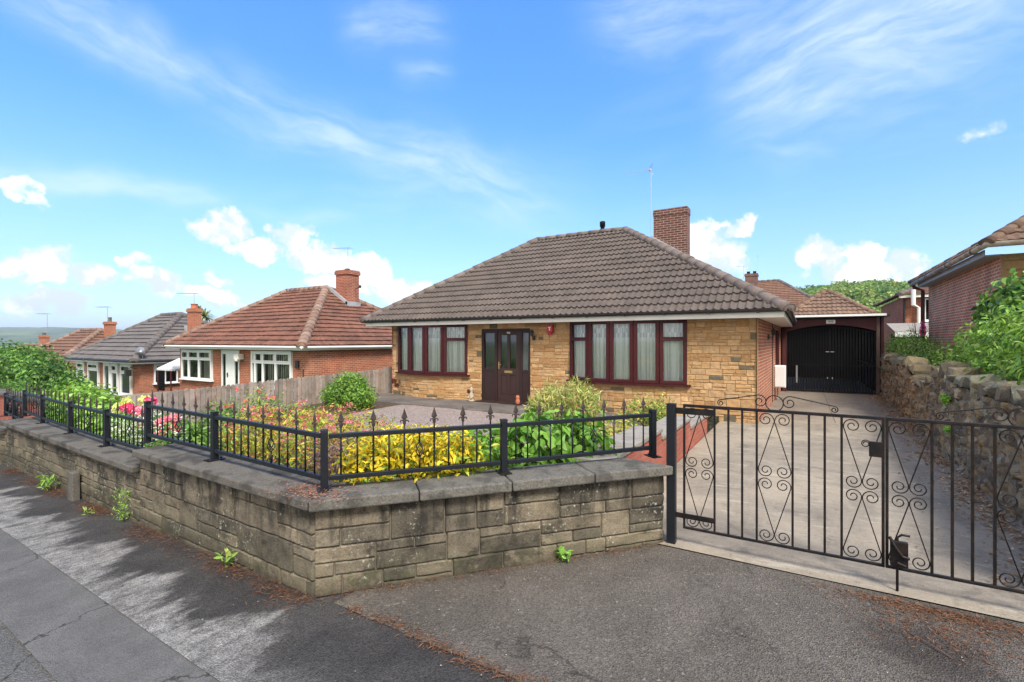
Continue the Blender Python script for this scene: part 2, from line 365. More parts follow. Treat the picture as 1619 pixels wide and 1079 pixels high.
M['roof_main'] = tilemat('roof_main', (.122,.098,.085), (.085,.069,.06), (.30,.28,.25), .05)
M['roof_red'] = tilemat('roof_red', (.215,.098,.066), (.105,.053,.039), (.25,.17,.12), .25)
M['roof_grey'] = tilemat('roof_grey', (.15,.135,.125), (.115,.10,.095), (.24,.22,.18), .06)
M['roof_brown'] = tilemat('roof_brown', (.19,.105,.07), (.14,.075,.052), None)
M['roof_moss'] = tilemat('roof_moss', (.22,.14,.10), (.12,.075,.055), (.09,.085,.03), .5)
M['hip_main'] = tilemat('hip_main', (.165,.135,.12), (.125,.10,.09), (.32,.30,.26), .15)
M['hip_red'] = tilemat('hip_red', (.27,.19,.15), (.19,.11,.08), (.34,.32,.27), .35)
M['hip_grey'] = tilemat('hip_grey', (.15,.13,.12), (.11,.095,.09), None)

def ground_mat(name, fn):
    m, g, b, out = new_mat(name); co = g.n('ShaderNodeTexCoord').outputs['Object']; fn(g, b, co); b.inputs['Specular IOR Level'].default_value = .25
    return m
def aggregate(g, co, scale, lo, hi):
    vc = g.voro(co, scale, out='Color'); s = g.sep(vc)[0]
    return g.ramp(s, .0, 1., lo, hi, False), g.voro(co, scale)
def f_pave(g, b, co):
    x, y, z = g.sep(co)
    ag, ad = aggregate(g, co, 130, .6, 1.5)
    n = g.noise(co, 1.6, 7, .65, .3); nb = g.noise(co, 9, 6, .7)
    # pale patches on the outer half of the footway, combed across it
    cb = g.noise(g.mapv(co, rot=(0, 0, R_(-22)), scale=(2.5, 1.1, 1)), 1.9, 8, .8, .8)
    big = g.noise(g.mapv(co, rot=(0, 0, R_(-22)), scale=(1.5, .55, 1)), 1.2, 4, .55)
    edge = g.m('ADD', y, g.m('ADD', g.m('MULTIPLY', g.m('SUBTRACT', big, .5), -1.5), g.m('MULTIPLY', g.m('SUBTRACT', cb, .5), -.62)))
    pale = g.m('SUBTRACT', 1., g.ramp(g.m('SUBTRACT', edge, g.m('MULTIPLY', g.m('ADD', x, 3.), -.035)), 1.58, 1.76))
    pale = g.m('MULTIPLY', pale, g.ramp(x, -2.0, -3.1, 0., 1.))
    pale = g.m('MULTIPLY', pale, g.ramp(g.noise(g.mapv(co, rot=(0, 0, R_(-22)), scale=(5, 1.3, 1)), 2.2, 7, .7), .30, .56, .28, 1.))
    dark_grey = g.mix(g.ramp(n, .35, .65), (.030,.028,.028), (.050,.047,.045))  # dark grey base tone beside the pale patches
    mid = g.mix(g.ramp(nb, .35, .65), (.085,.08,.077), (.06,.057,.055))
    nearx = g.ramp(x, -3.3, -1.9, 0., 1.)
    dark = g.mix(g.m('MULTIPLY', g.m('SUBTRACT', 1., g.ramp(y, 1.35, 1.95)), nearx), dark_grey, mid)
    dark = cracks(g, dark, co, 1.1, .6, 5.)
    c = g.mix(pale, dark, g.mix(g.ramp(nb, .36, .66), (.235,.226,.215), (.13,.125,.12)))
    g.put(b.inputs['Base Color'], g.v('SCALE', c, sc=ag)); b.inputs['Roughness'].default_value = .9
    bump(g, b, g.m('ADD', ad, g.m('MULTIPLY', nb, .6)), .006)
def cracks(g, c, co, sc, amt, seed):
    wv = g.v('ADD', co, g.v('SCALE', g.v('SUBTRACT', noisec(g, co, 2.5, 5), (.5, .5, .5)), sc=.5))
    e = g.voro(g.v('ADD', wv, (seed, seed*.7, 0)), sc, 'DISTANCE_TO_EDGE'); m = g.ramp(e, .0, .012, 1., 0.)
    m = g.m('MULTIPLY', m, g.ramp(g.noise(co, 1.1, 3, .5), .46, .58)); return g.mix(g.m('MULTIPLY', m, amt), c, (.022,.02,.018))
def f_road(g, b, co):
    ag, ad = aggregate(g, co, 110, .7, 1.35); n = g.noise(g.mapv(co, scale=(.35, 1.6, 1)), 1.4, 7, .65, .4); nb = g.noise(co, 14, 5, .7)
    c = g.mix(g.ramp(n, .35, .68), (.085,.083,.08), (.122,.119,.115)); c = cracks(g, c, co, .7, .8, 1.); g.put(b.inputs['Base Color'], g.v('SCALE', c, sc=ag)); b.inputs['Roughness'].default_value = .88
    bump(g, b, g.m('ADD', ad, nb), .005)
def f_channel(g, b, co):
    ag, ad = aggregate(g, co, 150, .8, 1.22); n = g.noise(co, 2.2, 7, .65)
    c = g.mix(g.ramp(n, .35, .66), (.088,.086,.083), (.118,.115,.112)); c = cracks(g, c, co, .9, .8, 8.); g.put(b.inputs['Base Color'], g.v('SCALE', c, sc=ag)); b.inputs['Roughness'].default_value = .9
    bump(g, b, ad, .003)
def f_apron(g, b, co):
    ag, ad = aggregate(g, co, 120, .62, 1.42); n = g.noise(co, .9, 7, .65, .3); nb = g.noise(co, 6, 6, .7)
    c = g.mix(g.ramp(n, .34, .66), (.080,.070,.060), (.122,.107,.092))
    spk = g.ramp(g.sep(g.voro(co, 60, out='Color'))[1], .965, .98); c = g.mix(g.m('MULTIPLY', spk, .28), c, (.30,.27,.24)); c = cracks(g, c, co, .8, .6, 3.)
    c = g.mix(g.m('MULTIPLY', g.ramp(g.noise(co, .55, 6, .62, .6), .50, .60), .35), c, (.155,.135,.115))
    sp = g.ramp(nb, .64, .74); c = g.mix(g.m('MULTIPLY', sp, .55), c, (.035,.03,.028))
    x, y, z = g.sep(co)
    oil = g.ramp(g.m('ADD', g.v('DISTANCE', co, (.62, 3.62, 0)), g.m('MULTIPLY', g.m('SUBTRACT', nb, .5), .7)), .42, .12); c = g.mix(g.m('MULTIPLY', oil, .65), c, (.03,.024,.022))
    g.put(b.inputs['Base Color'], g.v('SCALE', c, sc=ag)); b.inputs['Roughness'].default_value = .88
    bump(g, b, g.m('ADD', ad, g.m('MULTIPLY', nb, .5)), .009)
def f_conc(g, b, co):
    n = g.noise(co, .8, 8, .68, .4); nb = g.noise(g.mapv(co, scale=(.5, 2.4, 1)), 4, 7, .72, .3); nf = g.noise(co, 90, 5, .7)
    c = g.mix(g.ramp(n, .34, .66), (.315,.265,.20), (.21,.18,.14)); c = g.mix(g.m('MULTIPLY', g.ramp(nb, .52, .66), .7), c, (.38,.34,.275))
    c = g.mix(g.m('MULTIPLY', g.ramp(g.noise(co, 2.7, 7, .7), .54, .68), .6), c, (.115,.10,.083))
    c = g.mix(g.m('MULTIPLY', g.ramp(g.noise(co, 22, 5, .75), .56, .66), .5), c, (.13,.115,.095))
    c = g.mix(g.m('MULTIPLY', g.ramp(g.noise(g.mapv(co, scale=(1.2, .22, 1)), 2.2, 5, .6), .52, .66), .4), c, (.14,.122,.10))
    x, y, z = g.sep(co)
    c = g.mix(g.ramp(y, 11.5, 15.5, 0, .5), c, (.12,.095,.078))  # shade toward the carport end painted into the concrete colour
    g.put(b.inputs['Base Color'], g.v('SCALE', c, sc=g.ramp(nf, .3, .7, .78, 1.22, False))); b.inputs['Roughness'].default_value = .92
    bump(g, b, g.m('ADD', nb, g.m('MULTIPLY', nf, .6)), .006)
def f_gravel(g, b, co):
    vc = g.sep(g.voro(co, 42, out='Color')); d = g.voro(co, 42)
    c = g.mix(vc[0], (.30,.235,.205), (.19,.145,.125)); c = g.mix(g.ramp(vc[1], .7, .9), c, (.38,.33,.30))
    g.put(b.inputs['Base Color'], c); b.inputs['Roughness'].default_value = .9; bump(g, b, d, .02)
def f_soil(g, b, co):
    n = g.noise(co, 7, 8, .7); c = g.mix(g.ramp(n, .35, .65), (.05,.033,.022), (.11,.075,.05)); g.put(b.inputs['Base Color'], c); b.inputs['Roughness'].default_value = .95; bump(g, b, n, .05)
def f_grass(g, b, co):
    n = g.noise(co, .35, 8, .7); nf = g.noise(co, 25, 5, .7); c = g.mix(g.ramp(n, .35, .65), (.055,.095,.025), (.10,.13,.04)); g.put(b.inputs['Base Color'], g.v('SCALE', c, sc=g.ramp(nf, .3, .7, .7, 1.3))); b.inputs['Roughness'].default_value = .95; bump(g, b, nf, .05)
def f_path(g, b, co):
    n = g.noise(co, 1.3, 7, .68); nf = g.noise(co, 60, 4, .6); c = g.mix(g.ramp(n, .35, .65), (.15,.128,.11), (.085,.073,.065)); g.put(b.inputs['Base Color'], g.v('SCALE', c, sc=g.ramp(nf, .3, .7, .85, 1.15))); b.inputs['Roughness'].default_value = .93; bump(g, b, n, .02)
for k, fn in dict(pave=f_pave, road=f_road, channel=f_channel, apron=f_apron, conc=f_conc, gravel=f_gravel, soil=f_soil, grass=f_grass, path=f_path).items(): M[k] = ground_mat('g_'+k, fn)

# ------------------------------------------------------------------ terrain and surfaces
def gz(x):
    if x >= -3: return .012*max(0, x-2)
    if x >= -11: return -.026*(-3-x)
    if x >= -20: return -.208-.06*(-11-x)
    if x >= -120: return -.75-.062*(-20-x)
    return -6.95
def grid(name, x0, x1, y0, y1, nx, ny, mat, dz, f=None, kind='structure'):
    xs = np.linspace(x0, x1, nx+1); ys = np.linspace(y0, y1, ny+1)
    V = [(x, y, (gz(x) if f is None else f(x, y))+dz) for y in ys for x in xs]
    F = [(j*(nx+1)+i, j*(nx+1)+i+1, (j+1)*(nx+1)+i+1, (j+1)*(nx+1)+i) for j in range(ny) for i in range(nx)]
    o = link_mesh(name, V, F, mat, smooth=True); o['kind'] = kind; return o
def base_h(x, y):
    z = gz(x)-.10
    d = math.hypot(x, y)
    if d > 130: z -= min(1, (d-130)/500)*14
    if y < 1.2: z = gz(x)-.10
    return z
def poly_grid():
    ring = [-6000,-3500,-2000,-1200,-700,-400,-250,-180,-130,-100,-80,-60,-45,-35,-28,-22,-20,-17,-14,-11,-9,-7,-5,-3,0,3,6,10,15,25,40,60,90,130,200,300,500,900,1500,2500,4500,6000]
    V = [(x, y, base_h(x, y)) for y in ring for x in ring]; n = len(ring)
    F = [(j*n+i, j*n+i+1, (j+1)*n+i+1, (j+1)*n+i) for j in range(n-1) for i in range(n-1)]
    o = link_mesh('terrain', V, F, M['grass'], smooth=True); o['kind'] = 'structure'
poly_grid()
def road_y(x): return 0
def wall_y(x):      # face line of the long front wall
    return 2.17+.0285*max(0, -2.93-x)+ (.0012*max(0, -6-x)**2)
def strip(name, ya, yb, x0, x1, nx, mat, dz, edge=0.):
    V = []; F = []
    for i in range(nx+1):
        x = x0+(x1-x0)*i/nx; k = wall_y(x)-2.17
        wob = edge*(mnoise.noise(Vector((x*1.7, 3.1, 0)))+.5*mnoise.noise(Vector((x*6.3, 1.1, 0))))
        a = ya(x) if callable(ya) else ya+k; bb = yb(x) if callable(yb) else yb+k
        for t in (0, .34, .67, 1): V.append((x, a+(bb-a)*t+wob*t, gz(x)+dz))
    for i in range(nx):
        for t in range(3): F.append((i*4+t, (i+1)*4+t, (i+1)*4+t+1, i*4+t+1))
    o = link_mesh(name, V, F, mat, smooth=True); o['kind'] = 'structure'; return o
strip('road', -7.2, .95, -130, 40, 340, M['road'], -.022)
strip('gutter_strip', .93, 1.42, -130, 40, 680, M['channel'], -.008, .05)
strip('pavement', 1.38, 2.6, -130, 40, 900, M['pave'], .0)
# asphalt apron in the splayed entrance
ap = MB()
nA = 60; top = []
for i in range(nA+1):
    x = -2.75+(5.6+2.75)*i/nA
    wob = .025*mnoise.noise(Vector((x*2.3, 9, 0)))+.012*mnoise.noise(Vector((x*9, 4, 0)))
    y0 = 2.19+wob
    y1 = min(4.34+.015*mnoise.noise(Vector((x*3, 2, 5))), 2.17+(x+2.93)*1.165+.1)
    top.append((x, y0, max(y1, y0+.02)))
for i in range(nA):
    a, b_ = top[i], top[i+1]
    ap.quad((a[0], a[1], .006), (b_[0], b_[1], .006), (b_[0], b_[2], .006), (a[0], a[2], .006))
o = obj('apron', ap, M['apron']); o['kind'] = 'structure'
# concrete threshold and drive
dr = MB()
def dsheet(x0, x1, y0, y1, z):
    nx, ny = max(2, int((x1-x0)*3)), max(2, int((y1-y0)*3))
    vs = [(x0+(x1-x0)*i/nx, y0+(y1-y0)*j/ny, z+.006*mnoise.noise(Vector((x0+(x1-x0)*i/nx, y0+(y1-y0)*j/ny, 0)))) for j in range(ny+1) for i in range(nx+1)]
    dr.add(vs, [(j*(nx+1)+i, j*(nx+1)+i+1, (j+1)*(nx+1)+i+1, (j+1)*(nx+1)+i) for j in range(ny) for i in range(nx)])
ys = [4.29, 4.62, 7.2, 9.9, 12.6, 15.3, 18.0, 27.0]
for a, b_ in zip(ys[:-1], ys[1:]):
    if a < 4.5: dsheet(-1.16, 2.6, a, b_-.006, .018)
    else:
        xl = -1.58 if a < 11.5 else -.85
        dsheet(xl, .60 if a > 12 else 2.3, a, b_-.006, .014)
        if a > 12: dsheet(.61, 2.3, a, b_-.006, .014)
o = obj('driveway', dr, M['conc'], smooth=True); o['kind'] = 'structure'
dj = MB(); dj.box((-1.6, 4.3, -.2), (2.5, 27, .006)); o = obj('driveway_base', dj, M['soil']); o['kind'] = 'structure'
# garden : soil banked up behind the front wall, gravel, house path
def garden_z(x, y):
    base = gz(x)*.7 if x < -3 else 0
    wy = wall_y(x) if x < -2.93 else 2.17+(x+2.93)*1.165
    d = max(0, y-wy-.3)
    return base*max(0, 1-d/8)+(.56 if x > -6.0 else .40)*max(0, 1-d/3.2)**1.1+.02*mnoise.noise(Vector((x*1.3, y*1.3, 0)))+.025
g1 = MB()
nx, ny = 70, 50; V = []
for j in range(ny+1):
    for i in range(nx+1):
        x = -12.2+(10.6)*i/nx
        y0 = (wall_y(x)+.2) if x < -2.93 else 2.3+(x+2.93)*1.165
        y = y0+(10.9-y0)*j/ny; V.append((x, y, garden_z(x, y)))
F = [(j*(nx+1)+i, j*(nx+1)+i+1, (j+1)*(nx+1)+i+1, (j+1)*(nx+1)+i) for j in range(ny) for i in range(nx)]
o = link_mesh('garden_soil', V, F, M['soil'], smooth=True); o['kind'] = 'structure'
gv = MB()
for j in range(ny):
    for i in range(nx):
        idx = [j*(nx+1)+i, j*(nx+1)+i+1, (j+1)*(nx+1)+i+1, (j+1)*(nx+1)+i]
        cx = sum(V[k][0] for k in idx)/4; cy = sum(V[k][1] for k in idx)/4
        if -9.6 < cx < -2.6 and cy > 5.0+.3*mnoise.noise(Vector((cx, cy, 0))) and cy > wall_y(cx)+1.9: gv.add([(V[k][0], V[k][1], V[k][2]+.012) for k in idx], [(0, 1, 2, 3)])
o = obj('gravel', gv, M['gravel'], smooth=True); o['kind'] = 'structure'
pp = MB(); pp.box((-12.0, 9.95, -.3), (-1.7, 11.75, .055)); o = obj('path', pp, M['path'], bevel=.01); o['kind'] = 'structure'
# neighbours' front gardens
grid('lawn', -60, -12.3, 2.9, 11.5, 60, 8, M['grass'], -.03)
grid('verge', 2.05, 14, 2.5, 26, 12, 40, M['grass'], 0, lambda x, y: -.06+(1.01+.05*mnoise.noise(Vector((x, y, 0))))*min(1, max(0, (y-2.7)/1.9)))

# ------------------------------------------------------------------ coursed stone
def layout(L, H, rng, bands=(.15, .20), wr=(.22, .5), split=.45, thin=.5):
    out = []; z = 0; rows = []
    while z < H-.04:
        h = rng.uniform(*bands); h = min(h, H-z)
        if H-z-h < .07: h = H-z
        rows.append((z, h)); z += h
    for z, h in rows:
        u = -rng.random()*.2
        while u < L:
            w = rng.uniform(*wr)
            if rng.random() < split and h > .11:
                w *= rng.uniform(1.1, 2.0); t = rng.choice((.36, .45, .55, .64))*h
                for (za, hh) in ((z, t), (z+t, h-t)):
                    k = max(1, round(w/rng.uniform(*wr)))
                    cut = [0]+[(q+rng.uniform(-.2, .2))/k for q in range(1, k)]+[1]
                    for a, b in zip(cut[:-1], cut[1:]): out.append((u+a*w, za, u+b*w, za+hh))
            else: out.append((u, z, u+w, z+h))
            u += w
    res = []
    for (a, b, c, d) in out:
        a = max(a, 0); c = min(c, L)
        if c-a > .03: res.append((a, b, c, d))
    return res
def clip(blocks, holes):
    for (a, b, c, d) in holes:
        nb = []
        for (p, q, r, s) in blocks:
            if r <= a or p >= c or s <= b or q >= d: nb.append((p, q, r, s)); continue
            if p < a: nb.append((p, q, a, s))
            if r > c: nb.append((c, q, r, s))
            m0, m1 = max(p, a), min(r, c)
            if q < b: nb.append((m0, q, m1, b))
            if s > d: nb.append((m0, d, m1, s))
        blocks = [x for x in nb if x[2]-x[0] > .025 and x[3]-x[1] > .02]
    return blocks
def stones(mb, blocks, P, rng, pal, depth=.03, rough=.012, cell=.045, joint=.006, seed=0):
    """rock-faced blocks: P(u, z, out) -> xyz"""
    for (a, b, c, d) in blocks:
        a += joint; c -= joint; b += joint; d -= joint
        w, h = c-a, d-b
        if w < .015 or h < .012: continue
        col = pal(rng); dd = depth*rng.uniform(.6, 1.25); tx, tz = rng.uniform(-.004, .004), rng.uniform(-.004, .004); vs = []
        e_ = min(.005, w*.1, h*.1)
        us = [0, e_/w, 2.2*e_/w]+[i/max(2, min(12, int(w/cell))) for i in range(1, max(2, min(12, int(w/cell))))]+[1-2.2*e_/w, 1-e_/w, 1]
        ws = [0, e_/h, 2.2*e_/h]+[i/max(2, min(8, int(h/cell))) for i in range(1, max(2, min(8, int(h/cell))))]+[1-2.2*e_/h, 1-e_/h, 1]
        nu, nz = len(us)-1, len(ws)-1; sd_ = rng.random()*50
        for j, t in enumerate(ws):
            for i, s in enumerate(us):
                if i in (0, nu) or j in (0, nz): o_ = -.012
                else:
                    k = .7 if (i in (1, nu-1) or j in (1, nz-1)) else 1.
                    o_ = dd+rough*k*(mnoise.noise(Vector(((a+s*w)*8, (b+t*h)*10, sd_)))+.7*mnoise.noise(Vector(((a+s*w)*26, (b+t*h)*28, sd_))))+tx*(s-.5)+tz*(t-.5)
                ju = .0025*mnoise.noise(Vector(((a+s*w)*14, (b+t*h)*14, sd_+9))); jz = .0025*mnoise.noise(Vector(((a+s*w)*14, (b+t*h)*14, sd_+19)))
                vs.append(P(a+s*w+ju, b+t*h+jz, o_))
        mb.add(vs, [(j*(nu+1)+i, j*(nu+1)+i+1, (j+1)*(nu+1)+i+1, (j+1)*(nu+1)+i) for j in range(nz) for i in range(nu)], col)
def pal_front(rng):
    k = rng.uniform(.85, 1.15); t = rng.random()
    c = (.185,.152,.108) if t < .5 else (.15,.126,.092) if t < .8 else (.105,.09,.068)
    return tuple(q*k for q in c)
def pal_tan(rng):
    k = rng.uniform(.85, 1.13); t = rng.random()
    if t < .05: return (.13*k, .11*k, .075*k)
    c = (.43,.26,.122) if t < .5 else (.47,.30,.155) if t < .82 else (.38,.21,.09)
    return tuple(q*k for q in c)

# ------------------------------------------------------------------ front boundary wall
CO = Vector((-2.93, 2.17)); GE = Vector((-1.06, 4.36)); ST = Vector((-5.80, wall_y(-5.8))); LE = Vector((-11.0, wall_y(-11.0))); FE = Vector((-19, wall_y(-19)-.9))
def garden_wall():
    t = thing('garden_wall', 'low weathered split stone wall with concrete coping in front of the garden', 'wall', (CO.x, CO.y, 0))
    rng = random.Random(4)
    mb = MB(); back = MB(); seg = [(CO, GE, .0, .625, False), (ST, CO, .0, .632, True), (LE, ST, .0, .462, True), (FE, LE, .0, .30, True)]
    for (a, b, z0, H, slope) in seg:
        d = (b-a); L = d.length; d = d/L; n = Vector((d.y, -d.x))
        def P(u, z, o, a=a, d=d, n=n, slope=slope):
            x = a.x+d.x*u+n.x*o; y = a.y+d.y*u+n.y*o
            return (x, y, z)
        zlow = min(gz(a.x), gz(b.x))-.08
        bl = [(u0, z+zlow, u1, z1+zlow) for (u0, z, u1, z1) in layout(L, H-zlow, rng, (.20, .27), (.24, .50), .68)]
        stones(mb, bl, P, rng, pal_front, .010, .012, .03, .0036)
        th = .30
        p = [a-n*.012, b-n*.012, b-n*th, a-n*th]
        back.prism([(q.x, q.y) for q in p], zlow, H-.004)
    # quoin wedge closing the corner
    obj('stone_face', mb, M['stone_wall'], t, smooth=True); obj('mortar_core', back, M['mortar_grey'], t)
    def coping(a, b, z, th, out, dep, n_, m0=0., m1=0., mat='coping'):
        d = (b-a); L = d.length; d = d/L; n = Vector((d.y, -d.x)); k = max(1, round(L/n_))
        for i in range(k):
            u0, u1 = L*i/k+.004, L*(i+1)/k-.004
            q = []
            for (u, end) in ((u0, i == 0), (u1, i == k-1)):
                f_ = b_ = u
                if i == 0 and u == u0: f_ = u-m0*out-.002; b_ = u+m0*(dep-out)
                if i == k-1 and u == u1: f_ = u+m1*out; b_ = u-m1*(dep-out)
                q.append((f_, b_))
            pts = [a+d*q[0][0]+n*out, a+d*q[1][0]+n*out, a+d*q[1][1]-n*(dep-out), a+d*q[0][1]-n*(dep-out)]
            s = MB(); dz = rng.uniform(-.004, .004); s.prism([(p.x, p.y) for p in pts], z-th, z+dz)
            obj('coping_slab', s, M[mat], t, bevel=.012)
    mt = math.tan(R_(49)/2)
    coping(CO, GE, .705, .082, .08, .42, .72, m0=mt, m1=.6)
    coping(ST, CO, .705, .075, .08, .42, 1.4, m1=mt, mat='coping_old')
    coping(LE, ST, .53, .07, .08, .42, 1.7, mat='coping_old')
    coping(FE, LE, .37, .07, .08, .42, 2.0, mat='coping_old')
    s = MB(); y = wall_y(-7.55); s.box((-7.64, y-.10, gz(-7.5)-.02), (-7.47, y-.025, .22)); obj('stub_post', s, M['coping_old'], t, bevel=.01)
    return t
garden_wall()

# ------------------------------------------------------------------ railings
def finial(mb, x, y, z, d, s=1.):
    """spear with two side curls, flat in the plane of the railing"""
    dx, dy = d.x, d.y
    def P(u, h, w): return (x+dx*u*s-dy*w*s, y+dy*u*s+dx*w*s, z+h*s)
    prof = [(0, .012, .012), (.020, .012, .012), (.030, .017, .010), (.040, .010, .009), (.052, .024, .010), (.075, .017, .008), (.100, .008, .005), (.125, .001, .001)]
    vs = []
    for h, hw, ht in prof: vs += [P(-hw, h, 0), P(0, h, -ht), P(hw, h, 0), P(0, h, ht)]
    fs = [(i*4+k, i*4+(k+1) % 4, i*4+4+(k+1) % 4, i*4+4+k) for i in range(len(prof)-1) for k in range(4)]
    mb.add(vs, fs)
    for sg in (-1, 1):
        pts = [P(sg*.004, .022, 0), P(sg*.016, .032, 0), P(sg*.028, .030, 0), P(sg*.031, .020, 0), P(sg*.026, .014, 0)]
        mb.tube(pts, [.006, .006, .0055, .005, .003], 5)
def basket(mb, x, y, z, d, r=.030, h=.12):
    for k in range(4):
        pts = []
        for i in range(9):
            s = i/8; rr = max(.004, r*math.sin(math.pi*s)); an = k*math.pi/2+s*math.pi*.9
            pts.append((x+math.cos(an)*rr, y+math.sin(an)*rr, z-h/2+h*s))
        mb.tube(pts, .0042, 5)
def railing(label, pts, z0, first=True, last=True, loc=None, twist=True, posttop=.433):
    t = thing('iron_railing', label, 'railing', (pts[0].x, pts[0].y, z0), group='black iron railings along the garden wall')
    for i, p in enumerate(pts):
        if (i == 0 and not first) or (i == len(pts)-1 and not last): continue
        d = (pts[min(i+1, len(pts)-1)]-pts[max(i-1, 0)]).normalized(); n = Vector((-d.y, d.x))
        m = MB(); h = .026
        m.prism([tuple(p+d*h+n*h), tuple(p-d*h+n*h), tuple(p-d*h-n*h), tuple(p+d*h-n*h)], z0+.004, z0+posttop)
        m.prism([tuple(p+d*.029+n*.029), tuple(p-d*.029+n*.029), tuple(p-d*.029-n*.029), tuple(p+d*.029-n*.029)], z0+posttop, z0+posttop+.012)
        po = obj('post', m, M['iron'], t, bevel=.004)
        m = MB(); m.prism([tuple(p+d*.05+n*.075), tuple(p-d*.05+n*.075), tuple(p-d*.05-n*.075), tuple(p+d*.05-n*.075)], z0, z0+.008)
        for sg in (-1, 1): m.lathe((*(p+n*.058*sg), z0+.008), [(.010, 0), (.010, .007), (.004, .010)], 6)
        obj('base_plate', m, M['iron_rusty'], po, bevel=.002)
    for a, b in zip(pts[:-1], pts[1:]):
        d = (b-a); L = d.length; d /= L
        for nm, zz in (('top_rail', .393), ('bottom_rail', .085)):
            m = MB(); m.obox((*(a+d*.03), z0+zz), (*(b-d*.03), z0+zz), .036, .034); obj(nm, m, M['iron'], t, bevel=.003)
        nb = max(3, int(round(L/.115)))
        if nb % 2: nb += 1
        for k in range(1, nb):
            p = a+d*(L*k/nb); m = MB(); long = (k % 2 == 1)
            if long:
                tw = twist and (k % 4 == 3)
                if tw:
                    vs = []; n_ = 26
                    for i in range(n_+1):
                        zz = z0+.10+(.28)*i/n_; an = 2*math.pi*1.6*min(1, max(0, (i/n_-.2)/.6))
                        for q in range(4): vs.append((p.x+math.cos(an+q*math.pi/2)*.0088, p.y+math.sin(an+q*math.pi/2)*.0088, zz))
                    m.add(vs, [(i*4+q, i*4+(q+1) % 4, i*4+4+(q+1) % 4, i*4+4+q) for i in range(n_) for q in range(4)])
                    m.tube([(p.x, p.y, z0+.405), (p.x, p.y, z0+.455)], .0065, 6)
                else: m.tube([(p.x, p.y, z0+.10), (p.x, p.y, z0+.455)], .007, 8)
            elif k == nb//2 or (nb//2 % 2 and k == nb//2+1):
                m.tube([(p.x, p.y, z0+.10), (p.x, p.y, z0+.185)], .007, 8); m.tube([(p.x, p.y, z0+.305), (p.x, p.y, z0+.38)], .007, 8); basket(m, p.x, p.y, z0+.245, d)
            else: m.tube([(p.x, p.y, z0+.10), (p.x, p.y, z0+.38)], .007, 8)
            bo = obj('bar', m, M['iron'], t, smooth=True)
            if long:
                f_ = MB(); finial(f_, p.x, p.y, z0+.448, d); obj('finial', f_, M['finial'], bo)
    return t
V2 = Vector
railing('black iron railing with rusty spear finials on the splayed wall between corner post and gate', [V2((-3.018, 2.319)), V2((-2.131, 3.393)), V2((-1.22, 4.60))], .705)
railing('black iron railing on the raised part of the street wall, ending at the corner post', [V2((-6.07, 2.418)), V2((-4.645, 2.38)), V2((-3.018, 2.319))], .705, last=False)
railing('black iron railing on the lower wall step, in front of the green bush', [V2((-11.25, 2.70)), V2((-10.05, 2.61)), V2((-8.61, 2.52)), V2((-7.22, 2.45)), V2((-6.10, 2.42))], .53, last=False)
railing('short black iron railing at the far left end of the street wall, one step lower', [V2((-13.0, 2.86)), V2((-12.15, 2.78)), V2((-11.28, 2.70))], .37, last=False)

# ------------------------------------------------------------------ drive gates
def spiral_rod(c1, r1, s1, c2, r2, s2, turns=1.55):
    """points of one rod: spiral round c1, straight tangent, spiral round c2 (s = +1 anticlockwise, -1 clockwise, seen with v up)"""
    c1, c2 = V2(c1), V2(c2); d = c2-c1; D = d.length; th = math.atan2(d.y, d.x)
    # travelling from c1 to c2; circle turning s: tangent point lies at angle phi with direction phi + s*90deg
    k = (s1*r1-s2*r2)/D
    be = math.asin(max(-1, min(1, k)))
    dirn = th+be*1.0
    a1 = dirn-s1*math.pi/2; a2 = dirn-s2*math.pi/2
    # solve exactly by a few fixed-point steps
    for _ in range(20):
        p1 = c1+V2((math.cos(a1), math.sin(a1)))*r1; p2 = c2+V2((math.cos(a2), math.sin(a2)))*r2
        e = p2-p1; dirn = math.atan2(e.y, e.x); a1 = dirn-s1*math.pi/2; a2 = dirn-s2*math.pi/2
    pts = []; n = 26
    for i in range(n):
        s = i/n; rr = r1*(.22+.78*s); an = a1-s1*turns*2*math.pi*(1-s); pts.append(c1+V2((math.cos(an), math.sin(an)))*rr)
    pts.append(p1); pts.append(p2)
    for i in range(1, n+1):
        s = i/n; rr = r2*(1-.78*s); an = a2+s2*turns*2*math.pi*s; pts.append(c2+V2((math.cos(an), math.sin(an)))*rr)
    return pts
def scroll_panel(t, x0, x1, zb, zt, y, kind):
    w = x1-x0; H = zt-zb; zm = (zb+zt)/2; xc = (x0+x1)/2; r = w*.235
    g = MB()
    for mu in (1, -1):
        for mv in (1, -1):
            def T(p): return (xc+mu*p.x, y, zm+mv*p.y)
            hw = w/2
            if kind == 'A': rod = spiral_rod((-hw+r*1.02, H/2-r*1.05), r, -1, (hw-r*1.02, r*1.02), r, -1)
            else: rod = spiral_rod((-hw+r*1.02, H/2-r*1.05), r, 1, (-r*1.02, r*1.02), r, -1)
            g.tube([T(p) for p in rod], .0042, 6)
    return obj('scroll_panel', g, M['iron_rusty'], t, smooth=True)
